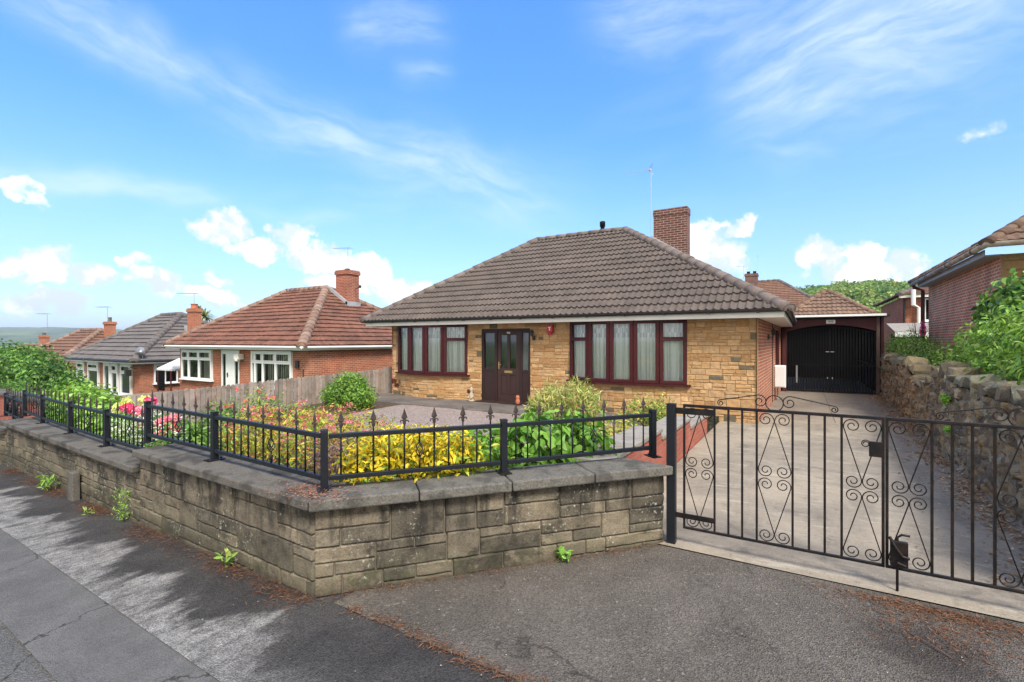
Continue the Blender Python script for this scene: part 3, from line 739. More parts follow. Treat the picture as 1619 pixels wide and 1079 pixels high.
def gate(label, sgn, x_h, y):
    """sgn +1: hinge at the left"""
    zb, zt = .165, 1.235
    t = thing('drive_gate', label, 'gate', (x_h, y, .16), group='pair of wrought iron drive gates')
    X = lambda u: x_h+sgn*u
    W = 1.392
    pos = [0, .248, .356, .461, .569, .822, .932, 1.035, 1.142, W]
    m = MB(); m.obox((X(0), y, zt), (X(W), y, zt), .022, .024, ext=.009); obj('top_rail', m, M['iron_rusty'], t, bevel=.003)
    m = MB(); m.obox((X(0), y, zb), (X(W), y, zb), .022, .020, ext=.009); obj('bottom_rail', m, M['iron_rusty'], t, bevel=.003)
    for i, u in enumerate(pos):
        m = MB(); ww = .018 if i in (0, len(pos)-1) else .016
        m.box((X(u)-ww/2, y-ww/2, zb+.008), (X(u)+ww/2, y+ww/2, zt-.010)); obj('stile' if i in (0, len(pos)-1) else 'bar', m, M['iron_rusty'], t, bevel=.002)
    e = .009
    scroll_panel(t, *sorted((X(0)+sgn*e, X(.248)-sgn*e)), zb+.01, zt-.012, y, 'A')
    scroll_panel(t, *sorted((X(.569)+sgn*e, X(.822)-sgn*e)), zb+.01, zt-.012, y, 'A')
    scroll_panel(t, *sorted((X(1.142)+sgn*e, X(W)-sgn*e)), zb+.01, zt-.012, y, 'B')
    # crest of scrolls over the middle panel
    c = MB(); uc = .696; z = zt+.012
    for sg in (1, -1):
        rod = spiral_rod((-.105, .062), .052, 1, (-.40, .030), .026, 1, 1.4)
        c.tube([(X(uc)+sg*q.x, y, z+q.y) for q in rod], .0045, 6)
    rod = [V2((math.cos(a), math.sin(a)))*.062+V2((0, .052)) for a in np.linspace(-1.0, math.pi+1.0, 22)]
    c.tube([(X(uc)+q.x, y, z+q.y) for q in rod], .0045, 6)
    obj('crest_scroll', c, M['iron_rusty'], t, smooth=True)
    for (zz, hh) in ((zt-.048, .055), (zb+.105, .045)):
        m = MB(); m.obox((X(-.14), y-.014, zz), (X(.25), y-.014, zz), .007, hh); obj('hinge_strap', m, M['iron_rusty'], t, bevel=.002)
    return t, X
gy = 4.40
gl, X = gate('black iron scrollwork drive gate hung on the post beside the stone wall', 1, -.892, gy)
m = MB(); m.box((.415, gy-.035, .955), (.497, gy-.012, 1.065)); obj('latch_plate', m, M['iron_rusty'], gl, bevel=.003)
m = MB(); m.tube([(p.x, gy-.024, p.y) for p in [V2((.395, 1.045))+V2((math.cos(a), math.sin(a)))*(.03*(1-.55*i/24)) for i, a in enumerate(np.linspace(-.6, 9.5, 25))]], .004, 6); obj('latch_curl', m, M['iron_rusty'], gl, smooth=True)
gr, X = gate('black iron scrollwork drive gate with drop bolt, beside the rubble wall', -1, .522+1.392, gy)
m = MB(); m.tube([(.575, gy-.045, .02), (.575, gy-.045, .40), (.60, gy-.05, .425), (.645, gy-.055, .425)], .0085, 8); obj('drop_bolt', m, M['iron_rusty'], gr, smooth=True)
m = MB(); m.box((.535, gy-.062, .195), (.635, gy-.030, .375)); m.tube([(.53, gy-.05, .40), (.565, gy-.07, .33), (.60, gy-.075, .28), (.64, gy-.07, .27)], .012, 7); m.tube([(.54, gy-.05, .21), (.575, gy-.075, .23), (.62, gy-.07, .21)], .011, 7); obj('bolt_housing', m, M['iron_rusty'], gr, bevel=.004)
m = MB(); m.lathe((1.33, gy-.012, .235), [(.004,0),(.016,.012),(.02,.03),(.012,.055),(.004,.075)], 7); obj('rust_boss', m, M['rust'], gr, smooth=True)
def gatepost(x, label, top):
    t = thing('gate_post', label, 'gate post', (x, gy-.02, 0))
    m = MB(); m.box((x-.037, gy-.055, -.02), (x+.037, gy+.019, top)); obj('shaft', m, M['iron'], t, bevel=.005)
    m = MB(); m.box((x-.039, gy-.057, top), (x+.039, gy+.021, top+.012)); obj('cap', m, M['iron'], t, bevel=.004)
gatepost(-.997, 'square black steel gate post at the end of the stone garden wall', 1.235)
gatepost(2.03, 'square black steel gate post against the rubble wall', 1.235)

# ------------------------------------------------------------------ brick dwarf wall down the drive
def drive_wall():
    t = thing('dwarf_wall', 'red brick dwarf wall stepping down beside the concrete drive', 'wall', (-1.7, 7, 0))
    rng = random.Random(8)
    for (a, b, h) in ((4.35, 6.42, .66), (6.42, 8.30, .55), (8.30, 9.95, .40)):
        m = MB(); m.box((-1.80, a, -.05), (-1.59, b, h-.05)); obj('brickwork', m, M['brick_pale'], t)
        k = 3
        for i in range(k):
            m = MB(); m.box((-1.95, a+(b-a)*i/k+.004, h-.05), (-1.565, a+(b-a)*(i+1)/k-.004, h+rng.uniform(0, .01))); obj('coping_slab', m, M['coping_light'], t, bevel=.01)
    m = MB(); m.box((-1.80, 9.95, -.05), (-1.60, 11.55, .13)); obj('plinth', m, M['stone_wall'], t, bevel=.01)
drive_wall()

# ------------------------------------------------------------------ rubble boundary wall on the right
def rubble_wall():
    rng = random.Random(21)
    t = thing('rubble_wall', 'rough rubble stone boundary wall with upright coping stones along the drive', 'wall', (1.8, 10, 0))
    def face_x(y): return 1.60+.0305*y+.03*mnoise.noise(Vector((y*.5, 0, 2)))
    def top_z(y):
        base = 1.16+.10*mnoise.noise(Vector((y*.45, 7, 0)))
        if 10.9 < y < 13.6: base -= .22*math.sin((y-10.9)/2.7*math.pi)
        return base
    y0, y1 = 4.5, 22.0; cell = .03
    # irregular stones: jittered cells flattened sideways
    pts = []; 
    for j in range(int(1.5/.10)):
        for i in range(int((y1-y0)/.15)):
            pts.append((y0+(i+rng.random()+.5*(j % 2))*.15, (j+rng.uniform(.05, .95))*.10))
    P = np.array(pts); cols = []; dep = []
    for _ in pts:
        k = rng.uniform(.7, 1.3); c = rng.choice(((.25,.185,.105),(.19,.145,.085),(.32,.25,.15),(.14,.11,.075),(.28,.185,.09),(.26,.23,.165)))
        cols.append(tuple(q*k for q in c)); dep.append(rng.uniform(.0, .06))
    ny = int((y1-y0)/cell); nz = 44; V = []; CI = np.zeros((nz+1, ny+1), dtype=int)
    for j in range(nz+1):
        for i in range(ny+1):
            y = y0+(y1-y0)*i/ny; z = -.05+(top_z(y)+.05)*j/nz
            wy = y+.06*mnoise.noise(Vector((y*4, z*4, 1))); wz = z+.05*mnoise.noise(Vector((y*4, z*4, 5)))
            dd = ((P[:, 0]-wy)/1.15)**2+(P[:, 1]-wz)**2; o2 = np.argpartition(dd, 2)[:2]; o2 = o2[np.argsort(dd[o2])]
            a, b = math.sqrt(dd[o2[0]]), math.sqrt(dd[o2[1]]); e = b-a
            k = min(1, max(0, e/.018)); CI[j, i] = o2[0] if k > .12 else -1
            x = face_x(y)-(dep[o2[0]]+.02)*k+.04-.05*z/1.2*0+.018*mnoise.noise(Vector((y*11, z*11, 3)))*k
            V.append((x, y, z))
    F = []; C = []
    for j in range(nz):
        for i in range(ny):
            F.append((j*(ny+1)+i+1, j*(ny+1)+i, (j+1)*(ny+1)+i, (j+1)*(ny+1)+i+1))
            ci = CI[j, i]; C.append(cols[ci] if ci >= 0 else (.11,.095,.075))
    link_mesh('stone_face', V, F, M['rubble'], t, C, smooth=True)
    m = MB()
    N_ = 40
    for i in range(N_):
        ya, yb = y0+(y1-y0)*i/N_, y0+(y1-y0)*(i+1)/N_
        m.prism([(face_x(ya)+.03, ya), (face_x(ya)+.42, ya), (face_x(yb)+.42, yb), (face_x(yb)+.03, yb)], -.1, min(top_z(ya), top_z(yb))-.012)
    obj('core', m, M['mortar_grey'], t)
    y = y0+.1
    while y < y1-.3:
        w = rng.uniform(.16, .34); h = rng.uniform(.10, .24); ln = rng.uniform(.34, .46); s = bmesh.new(); tl = rng.uniform(-.55, .3); yaw = rng.uniform(-.3, .3)
        for _ in range(22):
            p = Vector((rng.uniform(-.5, .5), rng.uniform(-.5, .5), rng.uniform(-.5, .5))); q = max(abs(p.x), abs(p.y), abs(p.z)); p *= .5/q*rng.uniform(.86, 1.05)
            p = Vector((p.x*ln, p.y*w*1.12, p.z*h*1.1)); p.rotate(Matrix.Rotation(tl, 3, 'X')); p.rotate(Matrix.Rotation(yaw, 3, 'Z'))
            s.verts.new(p+Vector((face_x(y)+.18, y+w/2, top_z(y+w/2)+h*.38)))
        r_ = bmesh.ops.convex_hull(s, input=s.verts[:]); bmesh.ops.delete(s, geom=[v for v in s.verts if not v.link_faces], context='VERTS')
        vs = [tuple(v.co) for v in s.verts]; s.verts.index_update(); fs = [tuple(v.index for v in f.verts) for f in s.faces]; s.free()
        k = rng.uniform(.7, 1.25); c = rng.choice(((.19,.15,.09),(.14,.115,.075),(.24,.19,.11),(.17,.16,.11)))
        mm = MB(); mm.add(vs, fs, tuple(q*k for q in c)); o = obj('coping_stone', mm, M['rubble'], t)
        y += w*rng.uniform(.85, 1.05)
rubble_wall()
# ------------------------------------------------------------------ roofs
def tiled(mb, O, U, Vv, N, ulen, vlen, lim, pitch=.16, gauge=.34, roll=.022, lip=.022, nu=6, kind='roll', rng=None, jit=.006):
    """courses of tiles on a slope; lim(v) -> (u0, u1) allowed at height v"""
    rng = rng or random.Random(1); O, U, Vv, N = Vector(O), Vector(U), Vector(Vv), Vector(N)
    nc = max(1, round(vlen/gauge)); g = vlen/nc; du = pitch/nu; ncol = int(ulen/du)+1
    for c in range(nc):
        v0, v1 = c*g, (c+1)*g; la, lb = lim(v0), lim(v1-.001)
        tj = {}
        vs = []; fs = []; cl = []
        lo = max(0, int(min(la[0], lb[0])/du)-1); hi = min(ncol, int(max(la[1], lb[1])/du)+2)
        for i in range(lo, hi+1):
            u = i*du; ph = (u/pitch) % 1.; ti = int(u/(pitch*2 if kind == 'roll' else pitch))
            if ti not in tj: tj[ti] = (rng.uniform(-jit, jit), rng.uniform(.90, 1.08), rng.uniform(-.006, .006))
            if kind == 'roll': h = roll*max(0, math.cos((ph-.5)*2*math.pi))**.8 if abs(ph-.5) < .27 else 0; h += .004*math.cos(ph*2*math.pi)
            elif kind == 'pan': h = roll*(.5+.5*math.cos(ph*2*math.pi))
            else: h = 0. if ph > .06 else -.006
            for (v, base, k) in ((v0-.012, -.004, 0), (v0-.012+tj[ti][2], lip+.004, 1), ((v0+v1)/2, lip*.55, 1), (v1, .003, 1)):
                l0, l1 = lim(min(max(v, 0), vlen)); uu = min(max(u, l0), l1)
                vs.append(tuple(O+U*uu+Vv*v+N*(base+h*(1 if k else .6)+(tj[ti][0] if k else 0))))
        n = hi-lo
        for i in range(n):
            u = (lo+i)*du
            if u+du < min(la[0], lb[0]) or u > max(la[1], lb[1]): continue
            ti = int((u+1e-6)/(pitch*2 if kind == 'roll' else pitch)); k = tj.get(ti, (0, 1, 0))[1]
            for r in range(3): fs.append((i*4+r, (i+1)*4+r, (i+1)*4+r+1, i*4+r+1)); cl.append((k, k, k))
        b = mb.n; mb.v.extend(vs); mb.n += len(vs); mb.f.extend([tuple(q+b for q in f) for f in fs]); mb.c.extend(cl)
def slope(mb, A, B, C, D, **kw):
    """A-B eave (left to right seen from outside), C-D top (C above B, D above A)"""
    A, B, C, D = map(Vector, (A, B, C, D)); U = (B-A); L = U.length; U.normalize()
    vd = (D-A)-U*(D-A).dot(U); vl = vd.length; Vv = vd/vl; N = U.cross(Vv)
    if N.z < 0: N = -N
    d0 = (D-A).dot(U); c0 = (C-A).dot(U)
    tiled(mb, A, U, Vv, N, L, vl, lambda v: (d0*v/vl, L+(c0-L)*v/vl), **kw)
def ridge_tiles(mb, p, q, r=.115, step=.42, rng=None, seg=9, up=None):
    p, q = Vector(p), Vector(q); d = q-p; L = d.length; d /= L; n = max(1, round(L/step)); rng = rng or random.Random(3)
    s = d.cross(Vector((0, 0, 1))).normalized(); w = s.cross(d)
    for i in range(n):
        a, b = p+d*(L*i/n-.03), p+d*(L*(i+1)/n); j = rng.uniform(-.008, .008); vs = []
        k = rng.uniform(.85, 1.12)
        for (c, rr) in ((a, r*1.07), (b, r*.94)):
            for t in range(seg):
                an = -.25+(math.pi+.5)*t/(seg-1); vs.append(tuple(c+s*(math.cos(an)*rr)+w*(math.sin(an)*rr*.8-r*.25+j)))
            for t in range(seg):
                an = -.25+(math.pi+.5)*t/(seg-1); vs.append(tuple(c+s*(math.cos(an)*rr*.8)+w*(math.sin(an)*rr*.64-r*.25+j)))
        fs = [(t, t+1, 2*seg+t+1, 2*seg+t) for t in range(seg-1)]+[(t, seg+t, seg+t+1, t+1) for t in range(seg-1)]+[(2*seg+t, 2*seg+t+1, 3*seg+t+1, 3*seg+t) for t in range(seg-1)]
        if i == 0: fs.append(tuple(range(seg-1, -1, -1)))
        mb.add(vs, fs, (k, k, k))
def aerial(parent, x, y, z, h, kind='yagi', azim=0., s=1.):
    m = MB(); m.tube([(x, y, z), (x, y, z+h)], .014*s, 6)
    d = Vector((math.cos(azim), math.sin(azim), 0)); n = Vector((-d.y, d.x, 0)); c = Vector((x, y, z+h-.03))
    if kind == 'yagi':
        L = 1.15*s; m.tube([c-d*.1*s, c+d*L], .009*s, 5)
        for k in range(9): e = c+d*(.28*s+k*.105*s); m.tube([e-Vector((0, 0, .10*s)), e+Vector((0, 0, .10*s))], .0035*s, 4)
        for sg in (1, -1):
            for k in range(3): e = c+d*.06*s+Vector((0, 0, sg*(.03+.07*k)*s))-d*(.05*k*s); m.tube([e-n*.16*s, e+n*.16*s], .006*s, 4)
            m.tube([c+d*.1*s, c-d*.1*s+Vector((0, 0, sg*.26*s))], .009*s, 4)
        m.box(tuple(c+d*.05*s-Vector((.05,.05,.05))*s), tuple(c+d*.05*s+Vector((.05,.05,.05))*s))
    else:
        L = .8*s; m.tube([c-d*.15*s, c+d*L], .010*s, 5)
        for k in range(8): e = c+d*(-.12*s+k*.125*s); m.tube([e-n*(.24-.012*k)*s, e+n*(.24-.012*k)*s], .005*s, 4)
    return obj('tv_aerial', m, M['steel'], parent)
def chimney(parent, x0, x1, y0, y1, z0, z1, mat='brick_chimney', pots=1, cap=True, pot='clay', over=.04, potr=.11, poth=.3):
    m = MB(); m.box((x0, y0, z0), (x1, y1, z1-.22))
    if cap:
        m.box((x0-over, y0-over, z1-.217), (x1+over, y1+over, z1-.06)); m.box((x0-over*.4, y0-over*.4, z1-.058), (x1+over*.4, y1+over*.4, z1))
    else: m.box((x0-.015, y0-.015, z1-.217), (x1+.015, y1+.015, z1))
    c = obj('chimney', m, M[mat], parent)
    m = MB(); m.prism([(x0-.1, y0-.06), (x1+.1, y0-.06), (x1+.1, y1+.06), (x0-.1, y1+.06)], z0, z0+.02)
    for k in range(pots):
        px = x0+(x1-x0)*(k+.5)/pots; m = MB(); m.lathe((px, (y0+y1)/2, z1-.002), [(potr*1.1, 0), (potr, .05), (potr*.9, poth*.85), (potr*1.08, poth*.87), (potr*1.08, poth), (potr*.8, poth)], 12); obj('chimney_pot', m, M[pot], c, smooth=False)
    return c

def window_flat(parent, P, w, h, cols, fw=.055, depth=.07, mat='white', glass='glass_dark', trans=None, sill=True, room=True, blind=None):
    """flat casement: P(u, d, z) gives a point, u along the wall, d outwards; cols = widths; trans[i] = transom height fraction or None"""
    f = MB(); w0 = 0
    def bx(m, u0, u1, d0, d1, z0, z1):
        vs = [P(u, d, z) for z in (z0, z1) for (u, d) in ((u0, d0), (u1, d0), (u1, d1), (u0, d1))]
        m.add(vs, [(0,3,2,1),(4,5,6,7),(0,1,5,4),(1,2,6,5),(2,3,7,6),(3,0,4,7)])
    tot = sum(cols); u = 0; panes = []
    bx(f, 0, w, 0, depth, 0, fw); bx(f, 0, w, 0, depth, h-fw, h)
    bx(f, 0, fw, .002, depth-.002, fw, h-fw); bx(f, w-fw, w, .002, depth-.002, fw, h-fw)
    for i, c in enumerate(cols):
        u1 = u+w*c/tot
        if i < len(cols)-1: bx(f, u1-fw*.55, u1+fw*.55, .003, depth-.003, fw, h-fw)
        a, b = u+(fw if i == 0 else fw*.55), u1-(fw if i == len(cols)-1 else fw*.55)
        t = trans[i] if trans else None
        if t:
            zt = h*t; bx(f, a, b, .004, depth-.001, zt-fw*.5, zt+fw*.5)
            # opening light : its own thicker sash frame
            sf = fw*.55
            for (z0, z1) in ((zt+fw*.5, h-fw),):
                bx(f, a, b, depth-.003, depth+.018, z0, z0+sf); bx(f, a, b, depth-.003, depth+.018, z1-sf, z1); bx(f, a, a+sf, depth-.003, depth+.017, z0+sf, z1-sf); bx(f, b-sf, b, depth-.003, depth+.017, z0+sf, z1-sf)
            panes += [(a, b, fw, zt-fw*.5), (a, b, zt+fw*.5, h-fw)]
        else: panes.append((a, b, fw, h-fw))
        u = u1
    fo = obj('window', f, M[mat], parent)
    for (a, b, z0, z1) in panes:
        g = MB(); g.quad(P(a, depth*.45, z0), P(b, depth*.45, z0), P(b, depth*.45, z1), P(a, depth*.45, z1)); obj('pane', g, M[glass], fo)
    if sill:
        s = MB(); bx(s, -.06, w+.06, -.02, depth+.07, -.05, -.003); obj('sill', s, M[mat], fo, bevel=.006)
    if room:
        r = MB(); d = -.5
        r.quad(P(0, d, 0), P(w, d, 0), P(w, d, h), P(0, d, h)); r.quad(P(0, d, 0), P(0, -.01, 0), P(0, -.01, h), P(0, d, h)); r.quad(P(w, d, 0), P(w, -.01, 0), P(w, -.01, h), P(w, d, h)); r.quad(P(0, d, 0), P(w, d, 0), P(w, -.01, 0), P(0, -.01, 0)); r.quad(P(0, d, h), P(w, d, h), P(w, -.01, h), P(0, -.01, h)); obj('reveal', r, M['room'], fo)
    if blind:
        bl = MB()
        for (u0, u1, dens, wd) in blind:
            k = int((u1-u0)/dens)
            for i in range(k): bx(bl, u0+i*dens, u0+i*dens+wd, -.10, -.095, .05, h-.06)
        obj('blind', bl, M['blind'], fo)
    return fo
M['blind'] = simple('blind', (.62,.58,.50), .8, .1, 3)

# ------------------------------------------------------------------ the main bungalow
def text_mesh(s, size, extr=.002):
    cu = bpy.data.curves.new('t', 'FONT'); cu.body = s; cu.size = size; cu.extrude = extr; cu.align_x = 'CENTER'; cu.align_y = 'CENTER'
    o = bpy.data.objects.new('t', cu); COL.objects.link(o); dg = bpy.context.evaluated_depsgraph_get()
    me = bpy.data.meshes.new_from_object(o.evaluated_get(dg)); V = [tuple(v.co) for v in me.vertices]; F = [tuple(p.vertices) for p in me.polygons]
    bpy.data.objects.remove(o); bpy.data.curves.remove(cu); bpy.data.meshes.remove(me); return V, F
FY = 11.61; HX0, HX1 = -11.62, -.855
def bow(x, x0, x1, b):
    if x <= x0 or x >= x1: return 0.
    s = (x-x0)/(x1-x0)*2-1; return b*(1-s*s)
def main_house():
    t = thing('stone_bungalow', 'tan split stone bungalow with dark red bow windows and a brown tiled hipped roof', 'house', ((HX0+HX1)/2, FY, 0))
    rng = random.Random(11)
    W1 = (-11.32, -8.56); W2 = (-5.20, -2.30); B1, B2 = .34, .30
    SILL = .80; TOP = 2.30
    L = HX1-HX0
    def off(x, z): return bow(x, W1[0]-.05, W1[1]+.05, B1) if x < -7 else bow(x, W2[0]-.05, W2[1]+.05, B2)
    def P(u, z, o):
        x = HX0+u; return (x, FY-off(x, z)-o, z)
    holes = [(W1[0]-HX0, SILL-.04, W1[1]-HX0, 3), (W2[0]-HX0, SILL-.04, W2[1]-HX0, 3), (-8.06-HX0, -1, -6.43-HX0, 2.155)]
    bl = clip(layout(L, TOP, rng, (.13, .20), (.16, .36), .6), holes)
    mb = MB(); stones(mb, bl, P, rng, pal_tan, .012, .013, .04, .0034)
    obj('stone_facing', mb, M['stone_tan'], t, smooth=True)
    bk = MB(); xs = np.linspace(HX0, HX1, 120)
    def panel(xa, xb, z0, z1):
        k = max(1, int((xb-xa)/.08)); q = np.linspace(xa, xb, k+1)
        for a, b in zip(q[:-1], q[1:]): bk.quad((a, FY-off(a, 0), z0), (b, FY-off(b, 0), z0), (b, FY-off(b, 0), z1), (a, FY-off(a, 0), z1))
    panel(HX0, W1[0], -.2, TOP); panel(W1[0], W1[1], -.2, SILL); panel(W1[1], -8.06, -.2, TOP); panel(-8.06, -6.43, 2.15, TOP); panel(-6.43, W2[0], -.2, TOP); panel(W2[0], W2[1], -.2, SILL); panel(W2[1], HX1, -.2, TOP)
    obj('mortar_backing', bk, M['mortar_tan'], t)
    m = MB(); sx_ = lambda y: HX1+.02+.019*(y-FY)
    m.quad((sx_(FY), FY-.03, -.1), (sx_(19.9), 19.9, -.1), (sx_(19.9), 19.9, 2.45), (sx_(FY), FY-.03, 2.45)); m.quad((HX0-.02, FY-.03, -.6), (HX0-.02, 20.5, -.6), (HX0-.02, 20.5, 2.4), (HX0-.02, FY-.03, 2.4)); m.quad((HX0, 20.5, -.6), (HX1, 20.5, -.6), (HX1, 20.5, 2.4), (HX0, 20.5, 2.4))
    obj('brick_wall', m, M['brick_side'], t)
    m = MB(); m.box((HX0+.1, FY+.75, 0), (HX1-.1, FY+.80, 2.4)); obj('inner_wall', m, M['room'], t)
    m = MB(); rj = random.Random(5)
    for z in np.arange(0, 2.3, .29): m.box((HX1+.012, FY-.055, z), (HX1+.032, FY-.03+rj.uniform(0, .03), z+.29))
    obj('corner_joint', m, M['mortar_tan'], t)
    # roof
    EL, ER, BR, BL = (-12.62, 11.15, 2.44), (-.24, 11.15, 2.44), (-.24, 21.15, 2.44), (-12.62, 21.15, 2.44)
    RL, RR = (-8.62, 16.15, 5.62), (-5.22, 16.15, 5.62)
    rb = MB(); kw = dict(pitch=.158, gauge=.372, roll=.042, lip=.042, nu=7, kind='roll', rng=rng, jit=.003)
    slope(rb, EL, ER, RR, RL, **kw); slope(rb, ER, BR, RR, RR, **dict(kw, nu=5)); slope(rb, BL, EL, RL, RL, **dict(kw, nu=4))
    rb.quad(BR, BL, (RL[0], RL[1], RL[2]), RR, (1, 1, 1))
    rf = obj('roof', rb, M['roof_main'], t, smooth=False)
    hp = MB(); up = Vector((0, 0, .045))
    for a, b in ((ER, RR), (EL, RL), (BR, RR), (BL, RL)): ridge_tiles(hp, Vector(a)+up, Vector(b)+up, .15, .40, rng)
    ridge_tiles(hp, Vector(RL)+up, Vector(RR)+up, .13, .42, rng); obj('hip_and_ridge_tiles', hp, M['hip_main'], rf, smooth=True)
    m = MB(); m.lathe((-6.15, 16.45, 5.45), [(.075, 0), (.075, .44), (.10, .46), (.10, .62), (.06, .64)], 12); m.box((-6.75, 16.25, 5.50), (-6.15, 16.45, 5.73)); obj('roof_vent', m, M['hip_main'], rf)
    m = MB(); m.box((-8.25, 16.22, 5.50), (-7.65, 16.42, 5.72)); obj('roof_vent', m, M['hip_main'], rf)
    # eaves
    m = MB(); m.box((-12.50, 11.22, 2.285), (-.33, 11.245, 2.425)); m.box((-.345, 11.246, 2.285), (-.32, 21.0, 2.425)); m.box((-12.5, 11.246, 2.285), (-12.475, 21.0, 2.425)); obj('fascia', m, M['cream'], t, bevel=.003)
    m = MB(); m.box((-12.47, 11.247, 2.30), (-.35, FY+.05, 2.31)); m.box((-.86, FY+.06, 2.30), (-.35, 20.9, 2.31)); m.box((-12.47, FY+.06, 2.30), (HX0, 20.9, 2.31)); obj('soffit', m, M['cream'], t)
    def gut(p, q):
        p, q = Vector(p), Vector(q); d = (q-p).normalized(); s = d.cross(Vector((0, 0, 1))); vs = []
        for c in (p, q):
            for r in (.058, .050):
                for k in range(9): a = math.pi+math.pi*k/8; vs.append(tuple(c+s*math.cos(a)*r+Vector((0, 0, math.sin(a)*r))))
        fs = [(k, k+1, 18+k+1, 18+k) for k in range(8)]+[(9+k+1, 9+k, 27+k, 27+k+1) for k in range(8)]+[(0, 18, 27, 9), (8, 17, 35, 26), tuple(range(9))+tuple(range(17, 8, -1)), tuple(range(18, 27))+tuple(range(35, 26, -1))]
        gm.add(vs, fs)
    gm = MB(); gut((-12.6, 11.155, 2.455), (-.24, 11.155, 2.455)); gut((-.25, 11.12, 2.452), (-.25, 21.1, 2.452))
    for k in range(13): x = -12.2+k*.95; gm.box((x-.02, 11.10, 2.385), (x+.02, 11.22, 2.415))
    obj('gutter', gm, M['gutter_black'], t)
    # bow windows
    rr = random.Random(3)
    def bowwin(W, b, cuts, trans, lab):
        xs = cuts; y = lambda x: FY-bow(x, W[0]-.05, W[1]+.05, b)+.03
        f = MB(); panes = []; z0, z1 = SILL, TOP
        def seg(m, p, q, u0, u1, d0, d1, za, zb):
            d = (q-p).normalized(); n = V2((d.y, -d.x))
            vs = []
            for z in (za, zb):
                for (u, dd) in ((u0, d0), (u1, d0), (u1, d1), (u0, d1)):
                    c = p+d*u-n*dd*-1; vs.append((c.x, c.y, z))
            m.add(vs, [(0,3,2,1),(4,5,6,7),(0,1,5,4),(1,2,6,5),(2,3,7,6),(3,0,4,7)])
        cur = MB()
        for i, (xa, xb) in enumerate(zip(xs[:-1], xs[1:])):
            p, q = V2((xa, y(xa))), V2((xb, y(xb))); l = (q-p).length; s = .085
            seg(f, p, q, 0, l, 0, .075, z0, z0+.075); seg(f, p, q, 0, l, 0, .075, z1-.085, z1)
            seg(f, p, q, 0, s, .002, .078, z0+.07, z1-.08); seg(f, p, q, l-s, l, .002, .078, z0+.07, z1-.08)
            d = (q-p).normalized(); n = V2((d.y, -d.x))
            def pt(u, z, dd=.03): c = p+d*u+n*dd; return (c.x, c.y, z)
            if trans[i]:
                zt = z0+(z1-z0)*.70; seg(f, p, q, s, l-s, .004, .080, zt-.045, zt+.045)
                seg(f, p, q, s-.03, l-s+.03, .080, .096, zt-.045, zt-.015)
                panes += [(pt(s, z0+.075), pt(l-s, z0+.075), pt(l-s, zt-.045), pt(s, zt-.045)), (pt(s, zt+.045), pt(l-s, zt+.045), pt(l-s, z1-.085), pt(s, z1-.085))]
            else: panes.append((pt(s, z0+.075), pt(l-s, z0+.075), pt(l-s, z1-.085), pt(s, z1-.085)))
        w = obj('bow_window', f, M['mahogany'], t, bevel=.006, label=lab)
        for pn in panes: g = MB(); g.quad(*pn); obj('pane', g, M['glass'], w)
        # sill following the bow
        s = MB(); q = np.linspace(W[0]-.10, W[1]+.10, 41); vs = []
        for x in q:
            yy = FY-bow(x, W[0]-.05, W[1]+.05, b)
            for (dy, z) in ((-.115, SILL-.045), (-.115, SILL-.008), (.06, SILL-.002), (.06, SILL-.045)): vs.append((x, yy+dy, z))
        fs = [(i*4+k, i*4+(k+1) % 4, i*4+4+(k+1) % 4, i*4+4+k) for i in range(40) for k in range(4)]+[(0, 1, 2, 3), (163, 162, 161, 160)]
        s.add(vs, fs); obj('sill', s, M['mahogany'], w)
        # net curtains, gathered
        nu = 420; vs = []; cols = []
        xa, xb = W[0]+.05, W[1]-.05
        for j in range(13):
            z = z0+.05+(z1-z0-.12)*j/12
            for i in range(nu+1):
                x = xa+(xb-xa)*i/nu; n1 = mnoise.noise(Vector((x*3.2, 1, 4+z*.15))); fold = .020*math.sin(x*62+n1*9)+.012*mnoise.noise(Vector((x*26, z*.5, 2)))
                vs.append((x, y(x)+.085+fold, z))
        fs = []
        for j in range(12):
            z = z0+.05+(z1-z0-.12)*(j+.5)/12
            for i in range(nu):
                x = xa+(xb-xa)*(i+.5)/nu; den = mnoise.noise(Vector((x*5, 0, 8)))
                k = .88+.5*mnoise.noise(Vector((x*30, z*.4, 3)))+.15*den  # light and dark of the folds painted into the net colour
                if z > z0+1.12: k *= .68+.4*(mnoise.noise(Vector((x*17, z*17, 1))) > .05)
                k = min(.95, max(.16, k)); fs.append((j*(nu+1)+i, j*(nu+1)+i+1, (j+1)*(nu+1)+i+1, (j+1)*(nu+1)+i)); cols.append((k, k*1.02, k*.98))
        link_mesh('net_curtain', vs, fs, M['net'], w, cols, smooth=True)
    bowwin(W1, B1, [W1[0], -10.62, -9.93, -9.27, W1[1]], [0, 0, 0, 1], 'dark red bow window with a single opening light, left of the door')
    bowwin(W2, B2, [W2[0], -4.62, -4.04, -3.46, -2.88, W2[1]], [1, 0, 0, 0, 1], 'dark red five-light bow window, right of the door')
    # entrance
    x0, x1 = -8.055, -6.435; yd = FY+.07; e = MB()
    for (a, b) in ((x0, x0+.06), (-7.62, -7.54), (-6.79, -6.71), (x1-.06, x1)): e.box((a, yd-.05, .02), (b, yd+.05, 2.09))
    e.box((x0, yd-.052, 2.09), (x1, yd+.052, 2.15))
    for (a, b) in ((x0+.06, -7.62), (-6.71, x1-.06)): e.box((a, yd-.03, .02), (b, yd+.03, .93)); e.box((a, yd-.04, .93), (b, yd+.04, .985)); e.box((a, yd-.04, 2.03), (b, yd+.04, 2.09))
    e.box((x0, yd-.06, 0), (x1, yd+.06, .018))
    df = obj('door_frame', e, M['door_dark'], t, bevel=.004)
